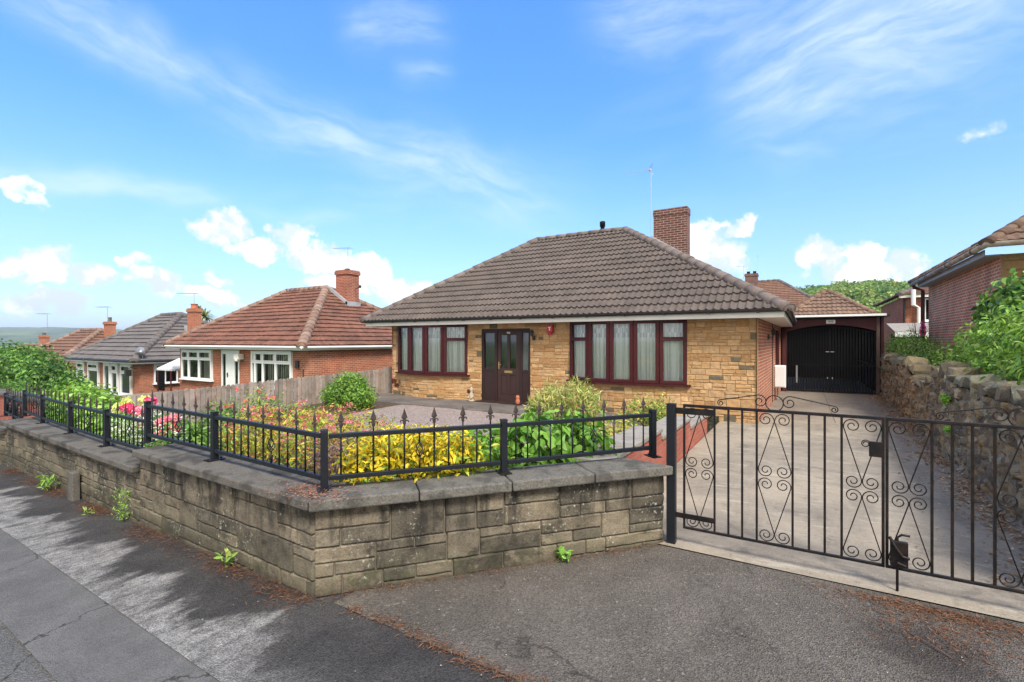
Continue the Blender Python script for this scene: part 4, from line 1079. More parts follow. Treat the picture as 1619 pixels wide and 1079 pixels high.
    for i, (a, b) in enumerate(((x0+.06, -7.62), (-6.71, x1-.06))):
        g = MB(); g.quad((a, yd, .985), (b, yd, .985), (b, yd, 2.03), (a, yd, 2.03)); so_ = obj('sidelight', g, M['glass_dark'], df)
    ld = MB(); a, b = -6.71, x1-.06; st = .085
    for sg in (1, -1):
        for k in range(-4, 18):
            pts = []
            for s in np.linspace(0, 1, 30):
                u = s*(b-a); z = .985+k*st+sg*u*1.5+(0 if sg > 0 else .35)
                if .99 < z < 2.025: pts.append((a+u, yd-.004, z))
            if len(pts) > 2: ld.tube([pts[0], pts[-1]], .003, 4)
    obj('leading', ld, M['lead'], df)
    d = MB(); da, db = -7.54, -6.79; yl = yd
    d.box((da+.004, yl-.022, .03), (da+.12, yl+.022, 2.085)); d.box((db-.12, yl-.022, .03), (db-.004, yl+.022, 2.085)); d.box((da+.12, yl-.021, 1.97), (db-.12, yl+.021, 2.085)); d.box((da+.12, yl-.021, .03), (db-.12, yl+.021, .25)); d.box((da+.12, yl-.021, .83), (db-.12, yl+.021, 1.02)); cx = (da+db)/2
    d.box((cx-.045, yl-.020, 1.02), (cx+.045, yl+.020, 1.97)); d.box((cx-.045, yl-.020, .25), (cx+.045, yl+.020, .83))
    for (a, b) in ((da+.12, cx-.045), (cx+.045, db-.12)): d.box((a, yl-.006, .25), (b, yl+.006, .83)); d.box((a+.04, yl-.014, .29), (b-.04, yl-.004, .79))
    dr_ = obj('front_door', d, M['door_brown'], t, bevel=.004)
    for (a, b) in ((da+.12, cx-.045), (cx+.045, db-.12)): g = MB(); g.quad((a, yl, 1.02), (b, yl, 1.02), (b, yl, 1.97), (a, yl, 1.97)); obj('pane', g, M['glass_dark'], dr_)
    m = MB(); m.box((cx-.13, yl-.032, .885), (cx+.13, yl-.022, .955)); m.box((cx-.10, yl-.037, .90), (cx+.10, yl-.031, .94)); obj('letterbox', m, M['brass'], dr_, bevel=.003)
    m = MB(); m.box((da+.035, yl-.03, 1.0), (da+.075, yl-.022, 1.2)); m.tube([(da+.055, yl-.03, 1.13), (da+.055, yl-.07, 1.13), (da+.16, yl-.07, 1.125)], .009, 8); obj('handle', m, M['brass'], dr_, bevel=.002)
    sx = cx-.06
    V, F = text_mesh('908', .075); m = MB(); m.add([(cx+x, yl-.024-z, 2.03+y) for x, y, z in V], F); obj('numerals', m, M['cream'], dr_)
    m = MB(); m.box((x0-.02, FY-.32, 0.03), (x1+.02, FY+.02, .085)); obj('door_step', m, M['door_dark'], t, bevel=.01)
    # curtains / net behind door glass
    g = MB(); g.quad((x0, yd+.12, .2), (x1, yd+.12, .2), (x1, yd+.12, 2.1), (x0, yd+.12, 2.1), (.30, .33, .30)); obj('door_net', g, M['net'], t)
    # alarm bell, lamps, air bricks, tap vent
    m = MB(); ax = -5.78; m.box((ax-.09, FY-.13, 2.02), (ax+.09, FY-.03, 2.24)); m.box((ax-.06, FY-.13, 1.97), (ax+.06, FY-.04, 2.02)); ab = obj('alarm_box', m, M['red_plastic'], t, bevel=.02)
    m = MB(); m.box((ax-.035, FY-.1335, 2.15), (ax+.035, FY-.1305, 2.175)); m.box((ax-.005, FY-.1335, 2.08), (ax+.02, FY-.1305, 2.15)); obj('emblem', m, M['white'], ab)
    def lamp(p, n, nm='wall_lamp'):
        p, n = Vector(p), Vector(n); m = MB(); m.tube([p+Vector((0, 0, -.12)), p+n*.10+Vector((0, 0, -.15)), p+n*.13+Vector((0, 0, -.06))], .010, 6); c = p+n*.13
        m.lathe((c.x, c.y, c.z-.07), [(.025, 0), (.045, .015), (.055, .11), (.065, .12), (.02, .17), (.008, .20)], 6)
        m.lathe((p.x+n.x*.008, p.y+n.y*.008, p.z-.17), [(.03, 0), (.04, .03), (.04, .09), (.03, .12)], 8)
        obj(nm, m, M['gutter_black'], t)
    lamp((-6.29, FY-.03, 2.0), (0, -1, 0)); lamp((sx_(14.1)+.01, 14.1, 2.02), (1, 0, 0))
    for (x, z) in ((-11.42, .36), (-8.45, .31), (-11.55, .50)):
        m = MB(); yy = FY-off(x, 0)-.045; m.box((x-.10, yy, z-.05), (x+.10, yy+.04, z+.05))
        obj('air_brick', m, M['maroon'], t, bevel=.004)
    m = MB(); m.tube([(HX0+.22, FY-.05, 2.28), (HX0+.22, FY-.05, .95)], .008, 5); obj('cable', m, M['gutter_black'], t)
    m = MB(); m.tube([(sx_(15.7)+.01, 15.7, 2.3), (sx_(15.7)+.01, 15.7, .05)], .010, 5); obj('cable', m, M['gutter_black'], t)
    # side door + its frame, electricity meter box
    m = MB(); kx = sx_(17.95); m.box((kx-.03, 17.0, 1.05), (kx+.05, 17.95, 2.12)); sw = obj('side_window', m, M['mahogany'], t, bevel=.004)
    m = MB(); m.quad((kx+.053, 17.08, 1.12), (kx+.053, 17.87, 1.12), (kx+.053, 17.87, 2.05), (kx+.053, 17.08, 2.05)); obj('pane', m, M['glass_dark'], sw)
    m = MB(); bx0, by = sx_(16.92)-.005, 16.5; m.box((bx0, by, .40), (bx0+.30, by+.42, 1.06)); mbx = obj('meter_box', m, M['white'], t, bevel=.02)
    m = MB(); m.box((bx0+.02, by-.012, .43), (bx0+.28, by-.002, 1.03)); obj('door', m, M['white'], mbx, bevel=.01)
    m = MB(); m.tube([(bx0+.08, by+.2, .40), (bx0+.08, by+.2, .02)], .02, 8); obj('pipe', m, M['lead'], mbx)
    # chimney through the right-hand slope
    c = chimney(rf, -4.27, -3.20, 16.2, 16.68, 4.2, 6.16, pots=0, cap=False)
    m = MB(); m.add([(-4.35, 16.15, 5.16), (-3.1, 16.15, 4.36), (-3.1, 16.15, 4.52), (-4.35, 16.15, 5.33), (-4.35, 16.2, 5.16), (-3.1, 16.2, 4.36), (-3.1, 16.2, 4.52), (-4.35, 16.2, 5.33)], [(0,1,2,3),(7,6,5,4),(3,2,6,7),(0,4,5,1),(1,5,6,2),(0,3,7,4)])
    obj('lead_flashing', m, M['lead'], c)
    aerial(c, -4.36, 16.22, 5.3, 2.28, 'yagi', R_(180), .75)
main_house()

# ------------------------------------------------------------------ carport at the end of the drive
def carport():
    Y = 19.7; t = thing('carport', 'flat roofed carport with dark red board over arched black barred gates', 'carport', (.8, Y, 0))
    xl, xr = -.50, 2.06
    m = MB(); n = 24
    for i in range(n):
        a, b = xl+(xr-xl)*i/n, xl+(xr-xl)*(i+1)/n
        za = 2.08+.27*max(0, 1-((a-.79)/1.42)**2); zb = 2.08+.27*max(0, 1-((b-.79)/1.42)**2)
        m.add([(a, Y-.02, za), (b, Y-.02, zb), (b, Y-.02, 2.56), (a, Y-.02, 2.56), (a, Y+.02, za), (b, Y+.02, zb), (b, Y+.02, 2.56), (a, Y+.02, 2.56)], [(0,1,2,3),(7,6,5,4),(0,4,5,1),(3,2,6,7)])
    obj('header_board', m, M['maroon'], t)
    m = MB(); m.box((-.36, Y-.25, 2.60), (2.38, 27.5, 2.67)); r = obj('roof', m, M['gutter_black'], t)
    m = MB(); m.box((-.38, Y-.28, 2.62), (2.30, Y-.252, 2.69)); obj('edge_trim', m, M['white'], r)
    m = MB(); m.box((xr, Y-.06, 0), (xr+.09, Y+.04, 2.6)); obj('post', m, M['wood_dark'], t, bevel=.005)
    m = MB(); m.box((xr+.12, Y-.09, 0), (xr+.19, Y-.01, 2.6)); obj('downpipe', m, M['maroon'], t, bevel=.01)
    m = MB(); m.box((xl-.13, Y-.04, 0), (xl, Y+.04, 2.6)); obj('post', m, M['maroon'], t, bevel=.005)
    for k, (a, b) in enumerate(((xl+.02, .775), (.805, xr-.02))):
        m = MB(); nb = 15
        zt = lambda x: 2.00+.27*max(0, 1-((x-.79)/1.42)**2)
        for i in range(nb+1):
            x = a+(b-a)*i/nb; m.box((x-.018, Y+.08, .06), (x+.018, Y+.10, zt(x)))
        m.box((a, Y+.082, .05), (b, Y+.098, .09)); m.box((a, Y+.07, .95), (b, Y+.079, .99))
        for i in range(10):
            xa, xb = a+(b-a)*i/10, a+(b-a)*(i+1)/10; m.obox((xa, Y+.09, zt(xa)), (xb, Y+.09, zt(xb)), .02, .035)
        g = obj('gate', m, M['black_gate'], t)
        m = MB(); xx = .72 if k == 0 else .86; m.box((xx-.05, Y+.05, 1.42), (xx+.05, Y+.069, 1.44)); m.box((xx-.012, Y+.05, .50), (xx+.012, Y+.069, .56)); obj('latch', m, M['lead'], g)
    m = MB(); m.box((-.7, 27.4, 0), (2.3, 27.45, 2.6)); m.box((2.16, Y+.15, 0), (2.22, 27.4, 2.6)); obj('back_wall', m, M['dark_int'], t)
    m = MB(); m.box((-.72, Y+.12, 0), (-.55, Y+.16, 2.6)); obj('side_panel', m, M['maroon'], t)
    m = MB(); m.box((-.62, Y+.16, .016), (2.15, 27.38, .03)); obj('floor', m, M['soil'], t)
    m = MB(); m.box((-.22, Y+.5, .3), (-.14, Y+.58, .92)); obj('plastic_pipe', m, M['white'], t)
    m = MB(); m.box((.68, Y-.045, 2.395), (.94, Y-.022, 2.52)); pl = obj('number_plate', m, M['white'], t, bevel=.003)
    V, F = text_mesh('908', .105); mm = MB(); mm.add([(.81+x, Y-.046-z, 2.457+y) for x, y, z in V], F); obj('numerals', mm, M['gutter_black'], pl)
carport()

# ------------------------------------------------------------------ neighbouring bungalows down the street
def hip_roof(t, x0, x1, y0, y1, ze, xl, xr, zr, tiles, hips, kw, rng, sides='FRLB', r=.14):
    ym = (y0+y1)/2; rb = MB(); EL, ER, BR, BL = (x0, y0, ze), (x1, y0, ze), (x1, y1, ze), (x0, y1, ze); RL, RR = (xl, ym, zr), (xr, ym, zr)
    if 'F' in sides: slope(rb, EL, ER, RR, RL, rng=rng, **kw)
    if 'R' in sides: slope(rb, ER, BR, RR, RR, rng=rng, **kw)
    if 'L' in sides: slope(rb, BL, EL, RL, RL, rng=rng, **kw)
    if 'B' in sides: slope(rb, BR, BL, RL, RR, rng=rng, **kw)
    rf = obj('roof', rb, M[tiles], t)
    hp = MB(); up = Vector((0, 0, .04))
    for a, b in ((ER, RR), (EL, RL), (BR, RR), (BL, RL)): ridge_tiles(hp, Vector(a)+up, Vector(b)+up, r, .42, rng)
    if xr-xl > .1: ridge_tiles(hp, Vector(RL)+up, Vector(RR)+up, r*.9, .42, rng)
    obj('hip_and_ridge_tiles', hp, M[hips], rf, smooth=True); return rf
def front(y): return lambda x0, z0: (lambda u, d, z: (x0+u, y-d, z0+z))
def sidep(x): return lambda y0, z0: (lambda u, d, z: (x+d, y0+u, z0+z))
def walls_box(t, x0, x1, y0, y1, z0, z1, mat, holes=()):
    """four brick walls; holes in the front (x0,z0,x1,z1) and right side given as ('F'/'R', a, za, b, zb)"""
    m = MB()
    def face(P, L, hs):
        us = sorted({0, L, *[h[0] for h in hs], *[h[2] for h in hs]}); zs = sorted({z0, z1, *[h[1] for h in hs], *[h[3] for h in hs]})
        for a, b in zip(us[:-1], us[1:]):
            for c, d in zip(zs[:-1], zs[1:]):
                um, zm = (a+b)/2, (c+d)/2
                if any(h[0] < um < h[2] and h[1] < zm < h[3] for h in hs): continue
                m.quad(P(a, c), P(b, c), P(b, d), P(a, d))
    face(lambda u, z: (x0+u, y0, z), x1-x0, [(h[1]-x0, h[2], h[3]-x0, h[4]) for h in holes if h[0] == 'F'])
    face(lambda u, z: (x1, y0+u, z), y1-y0, [(h[1]-y0, h[2], h[3]-y0, h[4]) for h in holes if h[0] == 'R'])
    m.quad((x0, y1, z0), (x0, y0, z0), (x0, y0, z1), (x0, y1, z1)); m.quad((x1, y1, z0), (x0, y1, z0), (x0, y1, z1), (x1, y1, z1))
    return obj('wall', m, M[mat], t)
def eaves(t, x0, x1, y0, y1, z, mat='white', gutmat='white'):
    m = MB(); m.box((x0+.06, y0+.07, z-.15), (x1-.06, y0+.09, z-.01)); m.box((x1-.09, y0+.091, z-.15), (x1-.07, y1, z-.01)); m.box((x0+.08, y0+.091, z-.14), (x1-.091, y0+.55, z-.13)); m.box((x1-.5, y0+.56, z-.14), (x1-.091, y1, z-.13)); obj('fascia', m, M[mat], t)
    m = MB(); m.tube([(x0, y0+.01, z-.035), (x1, y0+.01, z-.035)], .055, 8); m.tube([(x1-.01, y0, z-.037), (x1-.01, y1, z-.037)], .055, 8); obj('gutter', m, M[gutmat], t)
def house2():
    t = thing('brick_bungalow', 'red brick bungalow with white windows and mossy red-brown tiled roof behind the picket fence', 'house', (-21, 11.6, -.8), 'brick bungalows down the street')
    rng = random.Random(31); y = 11.6; zb = -1.1
    wl = dict(a=(-25.45, -22.75), d=(-22.05, -20.65), b=(-19.65, -16.95)); zt, zs = 1.40, .02
    hs = [('F', wl['a'][0], zs, wl['a'][1], zt), ('F', wl['d'][0], -.8, wl['d'][1], zt), ('F', wl['b'][0], zs-.1, wl['b'][1], zt)]
    walls_box(t, -25.75, -16.0, y, 21, zb, 1.47, 'brick_orange', hs)
    F = front(y)
    window_flat(t, F(wl['a'][0], zs), 2.7, zt-zs, [.8, 1.1, 1.3], .085, .10, trans=[.68, .68, .68], blind=[(1.75, 2.6, .11, .05)], glass='glass')
    window_flat(t, F(wl['b'][0], zs-.1), 2.7, zt-zs+.1, [.35, .7, 1.1, 1.3], .085, .10, trans=[.68, .68, .68, .68], blind=[(.95, 2.6, .12, .05)], glass='glass')
    d = MB(); a, b = wl['d']; d.box((a, y-.02, -.8), (b, y+.05, -.7)); d.box((a, y-.02, zt-.17), (b, y+.05, zt)); 
    for x in (a, a+.36, b-.44, b-.08): d.box((x, y-.018, -.7), (x+.08, y+.048, zt-.17))
    fr = obj('door_frame', d, M['white'], t)
    for (p, q) in ((a+.08, a+.36), (b-.36, b-.08)): g = MB(); g.quad((p, y+.02, -.7), (q, y+.02, -.7), (q, y+.02, zt-.17), (p, y+.02, zt-.17)); obj('sidelight', g, M['glass_dark'], fr)
    m = MB(); m.box((a+.3, y+.4, -.8), (b-.3, y+.42, zt)); obj('hall', m, M['room'], fr)
    m = MB(); m.box((a+.44, y, -.7), (b-.44, y+.04, zt-.17)); 
    for z in (-.1, .5): m.box((a+.52, y-.008, z-.2), (b-.52, y-.001, z+.25))
    dd = obj('front_door', m, M['white'], t, bevel=.004); m = MB(); m.box((a+.47, y-.03, .22), (a+.51, y-.001, .42)); m.tube([(a+.49, y-.02, .36), (a+.49, y-.06, .36), (a+.58, y-.06, .36)], .012, 6); obj('handle', m, M['gutter_black'], dd)
    m = MB(); m.box((b+.05, y-.28, 1.02), (b+.38, y-.02, 1.25)); m.lathe((b+.2, y-.2, .92), [(.05, 0), (.11, .04), (.12, .1)], 8); obj('wall_lamp', m, M['cream'], t, bevel=.02)
    m = MB(); m.box((-16.75, y-.06, .75), (-16.55, y-.01, 1.05)); obj('wall_lamp', m, M['gutter_black'], t); m = MB(); m.tube([(-16.3, y-.02, .7), (-16.3, y-.02, .4)], .02, 5); obj('cable', m, M['gutter_black'], t)
    rf = hip_roof(t, -26.3, -15.75, 11.12, 20.7, 1.62, -23.7, -20.55, 4.48, 'roof_red', 'hip_red', dict(pitch=.17, gauge=.36, roll=.016, lip=.052, nu=4, kind='pan', jit=.009), rng, 'FRL', .19)
    eaves(t, -26.3, -15.75, 11.12, 20.7, 1.60)
    c = chimney(rf, -19.75, -18.95, 15.85, 16.6, 3.2, 5.28, 'brick_red', 1, True, 'hip_grey', .05, .12, .10)
    m = MB(); m.add([(-20.35, 15.8, 4.42), (-18.85, 15.8, 3.52), (-18.85, 15.8, 3.70), (-20.35, 15.8, 4.62), (-20.35, 15.85, 4.42), (-18.85, 15.85, 3.52), (-18.85, 15.85, 3.70), (-20.35, 15.85, 4.62)], [(0,1,2,3),(7,6,5,4),(3,2,6,7),(0,4,5,1),(1,5,6,2),(0,3,7,4)]); m.box((-19.0, 15.80, 3.50), (-18.86, 16.62, 3.72)); obj('lead_flashing', m, M['lead'], c)
    aerial(c, -19.35, 16.25, 5.2, 1.25, 'log', R_(200), 1.)
    m = MB(); m.tube([(-18.9, 16.3, 4.35), (-18.35, 16.1, 4.42)], .02, 5); m.lathe((-18.32, 16.1, 4.36), [(.03, 0), (.07, .02), (.07, .12), (.03, .14)], 8); obj('bracket_lamp', m, M['gutter_black'], c)
house2()
def house3():
    t = thing('brick_bungalow', 'orange brick bungalow with dark grey tiled roof, second house down the street', 'house', (-34, 11.6, -1.65), 'brick bungalows down the street')
    rng = random.Random(32); y = 11.6; zb = -2.2; x0, x1 = -38.5, -29.95
    zt = .58
    W = [(-38.4, -37.2), (-36.7, -35.1), (-34.6, -33.6), (-33.4, -32.5), (-32.2, -30.85)]
    hs = [('F', W[0][0], -1.0, W[0][1], zt), ('F', W[1][0], -1.0, W[1][1], zt), ('F', W[2][0], -1.6, W[2][1], zt-.02), ('F', W[3][0], -1.15, W[3][1], zt), ('F', W[4][0], -1.15, W[4][1], zt), ('R', 12.2, -.5, 13.35, .55)]
    walls_box(t, x0, -29.93, y, 20.8, zb, .64, 'brick_orange', hs)
    F = front(y)
    for i in (0, 1, 3, 4): z0 = -1.0 if i < 2 else -1.15; window_flat(t, F(W[i][0], z0), W[i][1]-W[i][0], zt-z0, [1], .12, .10, trans=[.70])
    m = MB(); a, b = W[2]; m.box((a, y-.03, -1.6), (a+.2, y+.05, zt-.02)); m.box((b-.25, y-.03, -1.6), (b, y+.05, zt-.02)); m.box((a+.2, y-.028, zt-.2), (b-.25, y+.048, zt-.02)); fr = obj('door_frame', m, M['white'], t)
    m = MB(); m.quad((a+.2, y+.02, -1.6), (b-.25, y+.02, -1.6), (b-.25, y+.02, zt-.2), (a+.2, y+.02, zt-.2)); obj('pane', m, M['glass_dark'], fr); m = MB(); m.box((a, y+.3, -1.6), (b, y+.32, zt)); obj('hall', m, M['wood_dark'], fr)
    m = MB(); m.tube([(-33.5, y-.08, zt+.05), (-33.5, y-.08, -1.4)], .05, 8); obj('downpipe', m, M['white'], t)
    window_flat(t, sidep(-29.93)(12.2, -.5), 1.15, 1.05, [1, 1.2], .07, .08, trans=[.7, None])
    rf = hip_roof(t, -38.95, -29.5, 11.12, 20.2, .76, -37.1, -34.6, 3.55, 'roof_grey', 'hip_grey', dict(pitch=.34, gauge=.44, roll=0, lip=.065, nu=2, kind='flat', jit=.006), rng, 'FRL', .2)
    m = MB(); m.box((-38.9, 11.17, .60), (-29.55, 11.20, .72)); m.box((-29.57, 11.21, .60), (-29.54, 20.1, .72)); m.box((-38.9, 11.22, .62), (-29.6, 11.62, .63)); obj('fascia', m, M['white'], t)
    m = MB(); m.tube([(-38.95, 11.10, .74), (-29.5, 11.10, .74)], .06, 8); m.tube([(-29.48, 11.1, .738), (-29.48, 20.2, .738)], .06, 8); obj('gutter', m, M['gutter_black'], t)
    c = chimney(rf, -32.4, -31.55, 15.0, 15.4, 1.5, 3.80, 'brick_orange', 1, True, 'clay', .05, .19, .28)
    m = MB(); m.box((-32.65, 14.93, 2.3), (-32.35, 14.99, 2.75)); obj('lead_flashing', m, M['lead'], c)
    aerial(c, -32.0, 15.2, 3.9, .85, 'log', R_(215), 1.3)
    m = MB(); m.lathe((0, 0, 0), [(0.01, .0), (.16, .03), (.27, .10)], 14); vs = []
    for p in m.v:
        q = Vector(p); q.rotate(Matrix.Rotation(R_(80), 3, 'X')); q.rotate(Matrix.Rotation(R_(28), 3, 'Z')); vs.append(tuple(q+Vector((-29.7, 11.55, 1.22))))
    m.v = vs; m.tube([(-29.7, 11.6, .6), (-29.7, 11.6, 1.15)], .02, 6); obj('satellite_dish', m, M['steel'], t, smooth=True)
    m = MB(); m.tube([(-30.4, y-.02, .3), (-30.4, y-.25, .42), (-30.4, y-.38, .3)], .02, 6); m.box((-30.52, y-.5, -.05), (-30.28, y-.26, .28)); obj('hanging_lantern', m, M['gutter_black'], t)
house3()
def house4():
    t = thing('brick_bungalow', 'brown roofed brick bungalow, third house down the street, half hidden by green bushes', 'house', (-47, 11.6, -2.5), 'brick bungalows down the street')
    rng = random.Random(33); walls_box(t, -53.2, -42.9, 11.6, 20, -3, -.30, 'brick_orange', [])
    rf = hip_roof(t, -53.6, -42.5, 11.15, 20.3, -.22, -51.2, -47.4, 2.70, 'roof_brown', 'hip_red', dict(pitch=.34, gauge=.42, roll=0, lip=.065, nu=2, kind='flat', jit=.006), rng, 'FRL', .2)
    eaves(t, -53.6, -42.5, 11.15, 20.3, -.24)
    c = chimney(rf, -46.5, -45.7, 15.6, 16.1, 1.0, 3.30, 'brick_orange', 1, True, 'coping', .06, .12, .34)
    aerial(c, -46.7, 15.9, 3.0, 1.5, 'log', R_(200), 1.3)
house4()
def house5():
    t = thing('brick_bungalow', 'farthest bungalow down the street, only its roof and brick chimney above the bushes', 'house', (-63, 12, -3.4), 'brick bungalows down the street')
    rng = random.Random(34); walls_box(t, -68.5, -57, 11.8, 20, -4, -1.1, 'brick_orange', [])
    rf = hip_roof(t, -69, -56.5, 11.3, 20.5, -1.05, -66, -61.0, 1.45, 'roof_brown', 'hip_red', dict(pitch=.34, gauge=.42, roll=0, lip=.065, nu=2, kind='flat', jit=.006), rng, 'FR', .2)
    c = chimney(rf, -61.8, -60.9, 15.8, 16.3, .2, 2.35, 'brick_orange', 1, True, 'coping', .06, .14, .22); aerial(c, -61.1, 16.2, 2.2, 2.2, 'log', R_(200), 1.5)
house5()

# ------------------------------------------------------------------ right-hand neighbour
def house_right():
    t = thing('neighbour_house', 'dark red brick house on the right with mossy roof, above the rubble wall', 'house', (5, 14, 1.0))
    rng = random.Random(41); x0 = 3.60; y0, y1 = 13.95, 21.0; z0, zt = .6, 3.62
    m = MB(); m.quad((x0, y1, z0), (x0, y0+.02, z0), (x0, y0+.02, zt), (x0, y1, zt)); m.quad((x0, y1, z0), (11, y1, z0), (11, y1, zt), (x0, y1, zt)); m.quad((11, y0, z0), (11, y1, z0), (11, y1, zt), (11, y0, zt)); obj('wall', m, M['brick_dark'], t)
    mb = MB(); bl = layout(6.0, zt-z0, rng, (.16, .24), (.25, .5), .3); stones(mb, bl, lambda u, z, o: (x0-.03+u, y0-o, z0+z), rng, lambda r: tuple(q*.62 for q in pal_tan(r)), .03, .015, .06, .005); obj('stone_front', mb, M['stone_tan'], t, smooth=True)
    m = MB(); m.quad((x0-.03, y0+.006, z0), (11, y0+.006, z0), (11, y0+.006, zt), (x0-.03, y0+.006, zt)); m.box((x0-.035, y0-.01, z0), (x0-.002, y0+.05, zt)); obj('mortar_backing', m, M['mortar_tan'], t)
    ex, ey0, ey1, ze = 3.20, 13.42, 21.35, 3.80
    rf = hip_roof(t, ex, 12.5, ey0, ey1, ze, ex+3.97, 8.6, 6.42, 'roof_moss', 'roof_moss', dict(pitch=.17, gauge=.33, roll=.02, lip=.034, nu=5, kind='pan', jit=.008), rng, 'FL', .12)
    m = MB(); m.tube([(ex+.01, ey0-.02, ze-.03), (ex+.01, ey1+.08, ze-.055)], .062, 10); m.tube([(ex, ey0+.01, ze-.03), (12, ey0+.01, ze-.03)], .062, 10)
    g = obj('gutter', m, M['cream_old'], t, smooth=True)
    m = MB()
    for y in (14.3, 16.5, 18.9): m.tube([(ex+.01, y-.05, ze-.035), (ex+.01, y+.05, ze-.035)], .072, 10)
    obj('gutter_joint', m, M['wood_dark'], g)
    m = MB(); m.box((ex+.12, 13.98, 3.60), (x0-.02, 20.9, 3.63)); m.box((ex+.10, 13.98, 3.60), (ex+.119, 20.9, 3.74)); obj('soffit', m, M['lead'], t)
    m = MB(); m.tube([(ex+.02, 21.15, ze-.1), (ex+.06, 21.15, 3.62), (x0-.14, 21.05, 3.50), (x0-.14, 21.05, .9)], .055, 10); obj('downpipe', m, M['maroon'], t, smooth=True)
M['cream_old'] = simple('cream_old', (.42,.35,.25), .6, .3, 3, col2=(.20,.14,.09))
house_right()

# ------------------------------------------------------------------ houses behind
def behind():
    t = thing('tiled_garage', 'small mossy pyramid tiled roof rising behind the carport', 'garage', (.9, 29.5, 0)); rng = random.Random(51)
    walls_box(t, -.5, 2.6, 27.9, 31.4, 0, 3.0, 'brick_orange'); hip_roof(t, -.75, 2.85, 27.6, 31.7, 3.05, .95, 1.1, 4.38, 'roof_moss', 'roof_moss', dict(pitch=.2, gauge=.36, roll=.03, lip=.05, nu=5, kind='pan', jit=.01), rng, 'FRL', .15)
    t = thing('brick_house', 'brown tiled house far behind the main bungalow with squat brick chimney', 'house', (-4, 45, 2))
    walls_box(t, -8.4, 2.0, 42.0, 52, 0, 4.0, 'brick_orange'); rf = hip_roof(t, -9, 2.3, 41.2, 52.4, 3.75, -6, -1.75, 6.95, 'roof_brown', 'hip_grey', dict(pitch=.30, gauge=.34, roll=.02, lip=.04, nu=4, kind='pan', jit=.006), rng, 'FR', .16)
    c = chimney(rf, -4.25, -3.3, 45.6, 46.4, 5.6, 7.55, 'brick_chimney', 2, True, 'hip_grey', .05, .13, .22); aerial(c, -4.4, 46, 7.2, 1.1, 'log', R_(190), 1.); aerial(c, -3.3, 46, 7.2, 1.9, 'log', R_(80), .4)
    # two-storey house half hidden by the right-hand neighbour
    t = thing('tall_house', 'two storey red brick house with white flue pipe between wood and right-hand house', 'house', (6, 31, .8))
    walls_box(t, 4.22, 9, 30, 38, .5, 3.97, 'brick_orange', [('F', 4.95, 2.75, 5.65, 3.85)])
    window_flat(t, front(30)(4.95, 2.75), .7, 1.1, [1, 1.2], .08, .08)
    rb = hip_roof(t, 3.95, 9.3, 29.6, 38.4, 4.03, 6.4, 7, 5.25, 'roof_brown', 'hip_grey', dict(pitch=.3, gauge=.34, roll=.02, lip=.04, nu=4, kind='pan', jit=.006), rng, 'FL', .14)
    m = MB(); m.box((3.98, 29.63, 3.89), (9.2, 29.66, 4.01)); m.box((3.98, 29.67, 3.91), (9.2, 30.0, 3.92)); obj('fascia', m, M['cream'], t)
    for xx in (4.22, 5.9): m = MB(); m.tube([(xx, 29.93, 3.88), (xx, 29.93, .9)], .05, 7); obj('downpipe', m, M['gutter_black'], t)
    m = MB(); m.tube([(4.75, 29.85, .9), (4.75, 29.85, 3.4), (4.52, 29.75, 3.55)], .07, 8); m.tube([(4.50, 29.5, 3.5), (4.50, 29.5, 4.25)], .09, 8); obj('flue_pipe', m, M['white'], t)
    m = MB(); m.lathe((0, 0, 0), [(.02, 0), (.3, .05), (.48, .16)], 16); m.v = [((Matrix.Rotation(R_(85), 3, 'X') @ Vector(p))+Vector((6.2, 29.75, 3.45)))[:] for p in m.v]; obj('satellite_dish', m, M['gutter_black'], t, smooth=True)
    t = thing('low_shed', 'low shed with pale felt roof and white fascia beyond the hedge', 'shed', (4, 25, .9))
    m = MB(); m.box((3.35, 25.0, .8), (4.9, 27, 2.10)); obj('wall', m, M['fence_wood'], t)
    m = MB(); m.add([(3.2, 24.8, 2.14), (5.0, 24.8, 2.14), (5.0, 27.2, 2.55), (3.2, 27.2, 2.55), (3.2, 24.8, 2.18), (5.0, 24.8, 2.18), (5.0, 27.2, 2.59), (3.2, 27.2, 2.59)], [(0,3,2,1),(4,5,6,7),(0,1,5,4),(1,2,6,5),(2,3,7,6),(3,0,4,7)]); obj('roof', m, M['coping_light'], t)
    m = MB(); m.box((3.2, 24.77, 1.98), (4.25, 24.795, 2.15)); obj('fascia', m, M['white'], t)
    t = thing('distant_roof', 'small brown tiled roof low against the wood, left of the two storey house', 'house', (4.5, 50, 0))
    walls_box(t, 3.2, 8.5, 50, 56, -1, 2.0, 'brick_orange'); hip_roof(t, 2.6, 9, 49.5, 56.5, 2.1, 5.6, 6, 4.1, 'roof_brown', 'hip_red', dict(pitch=.3, gauge=.34, roll=.02, lip=.04, nu=4, kind='pan', jit=.006), rng, 'FL', .14)
behind()

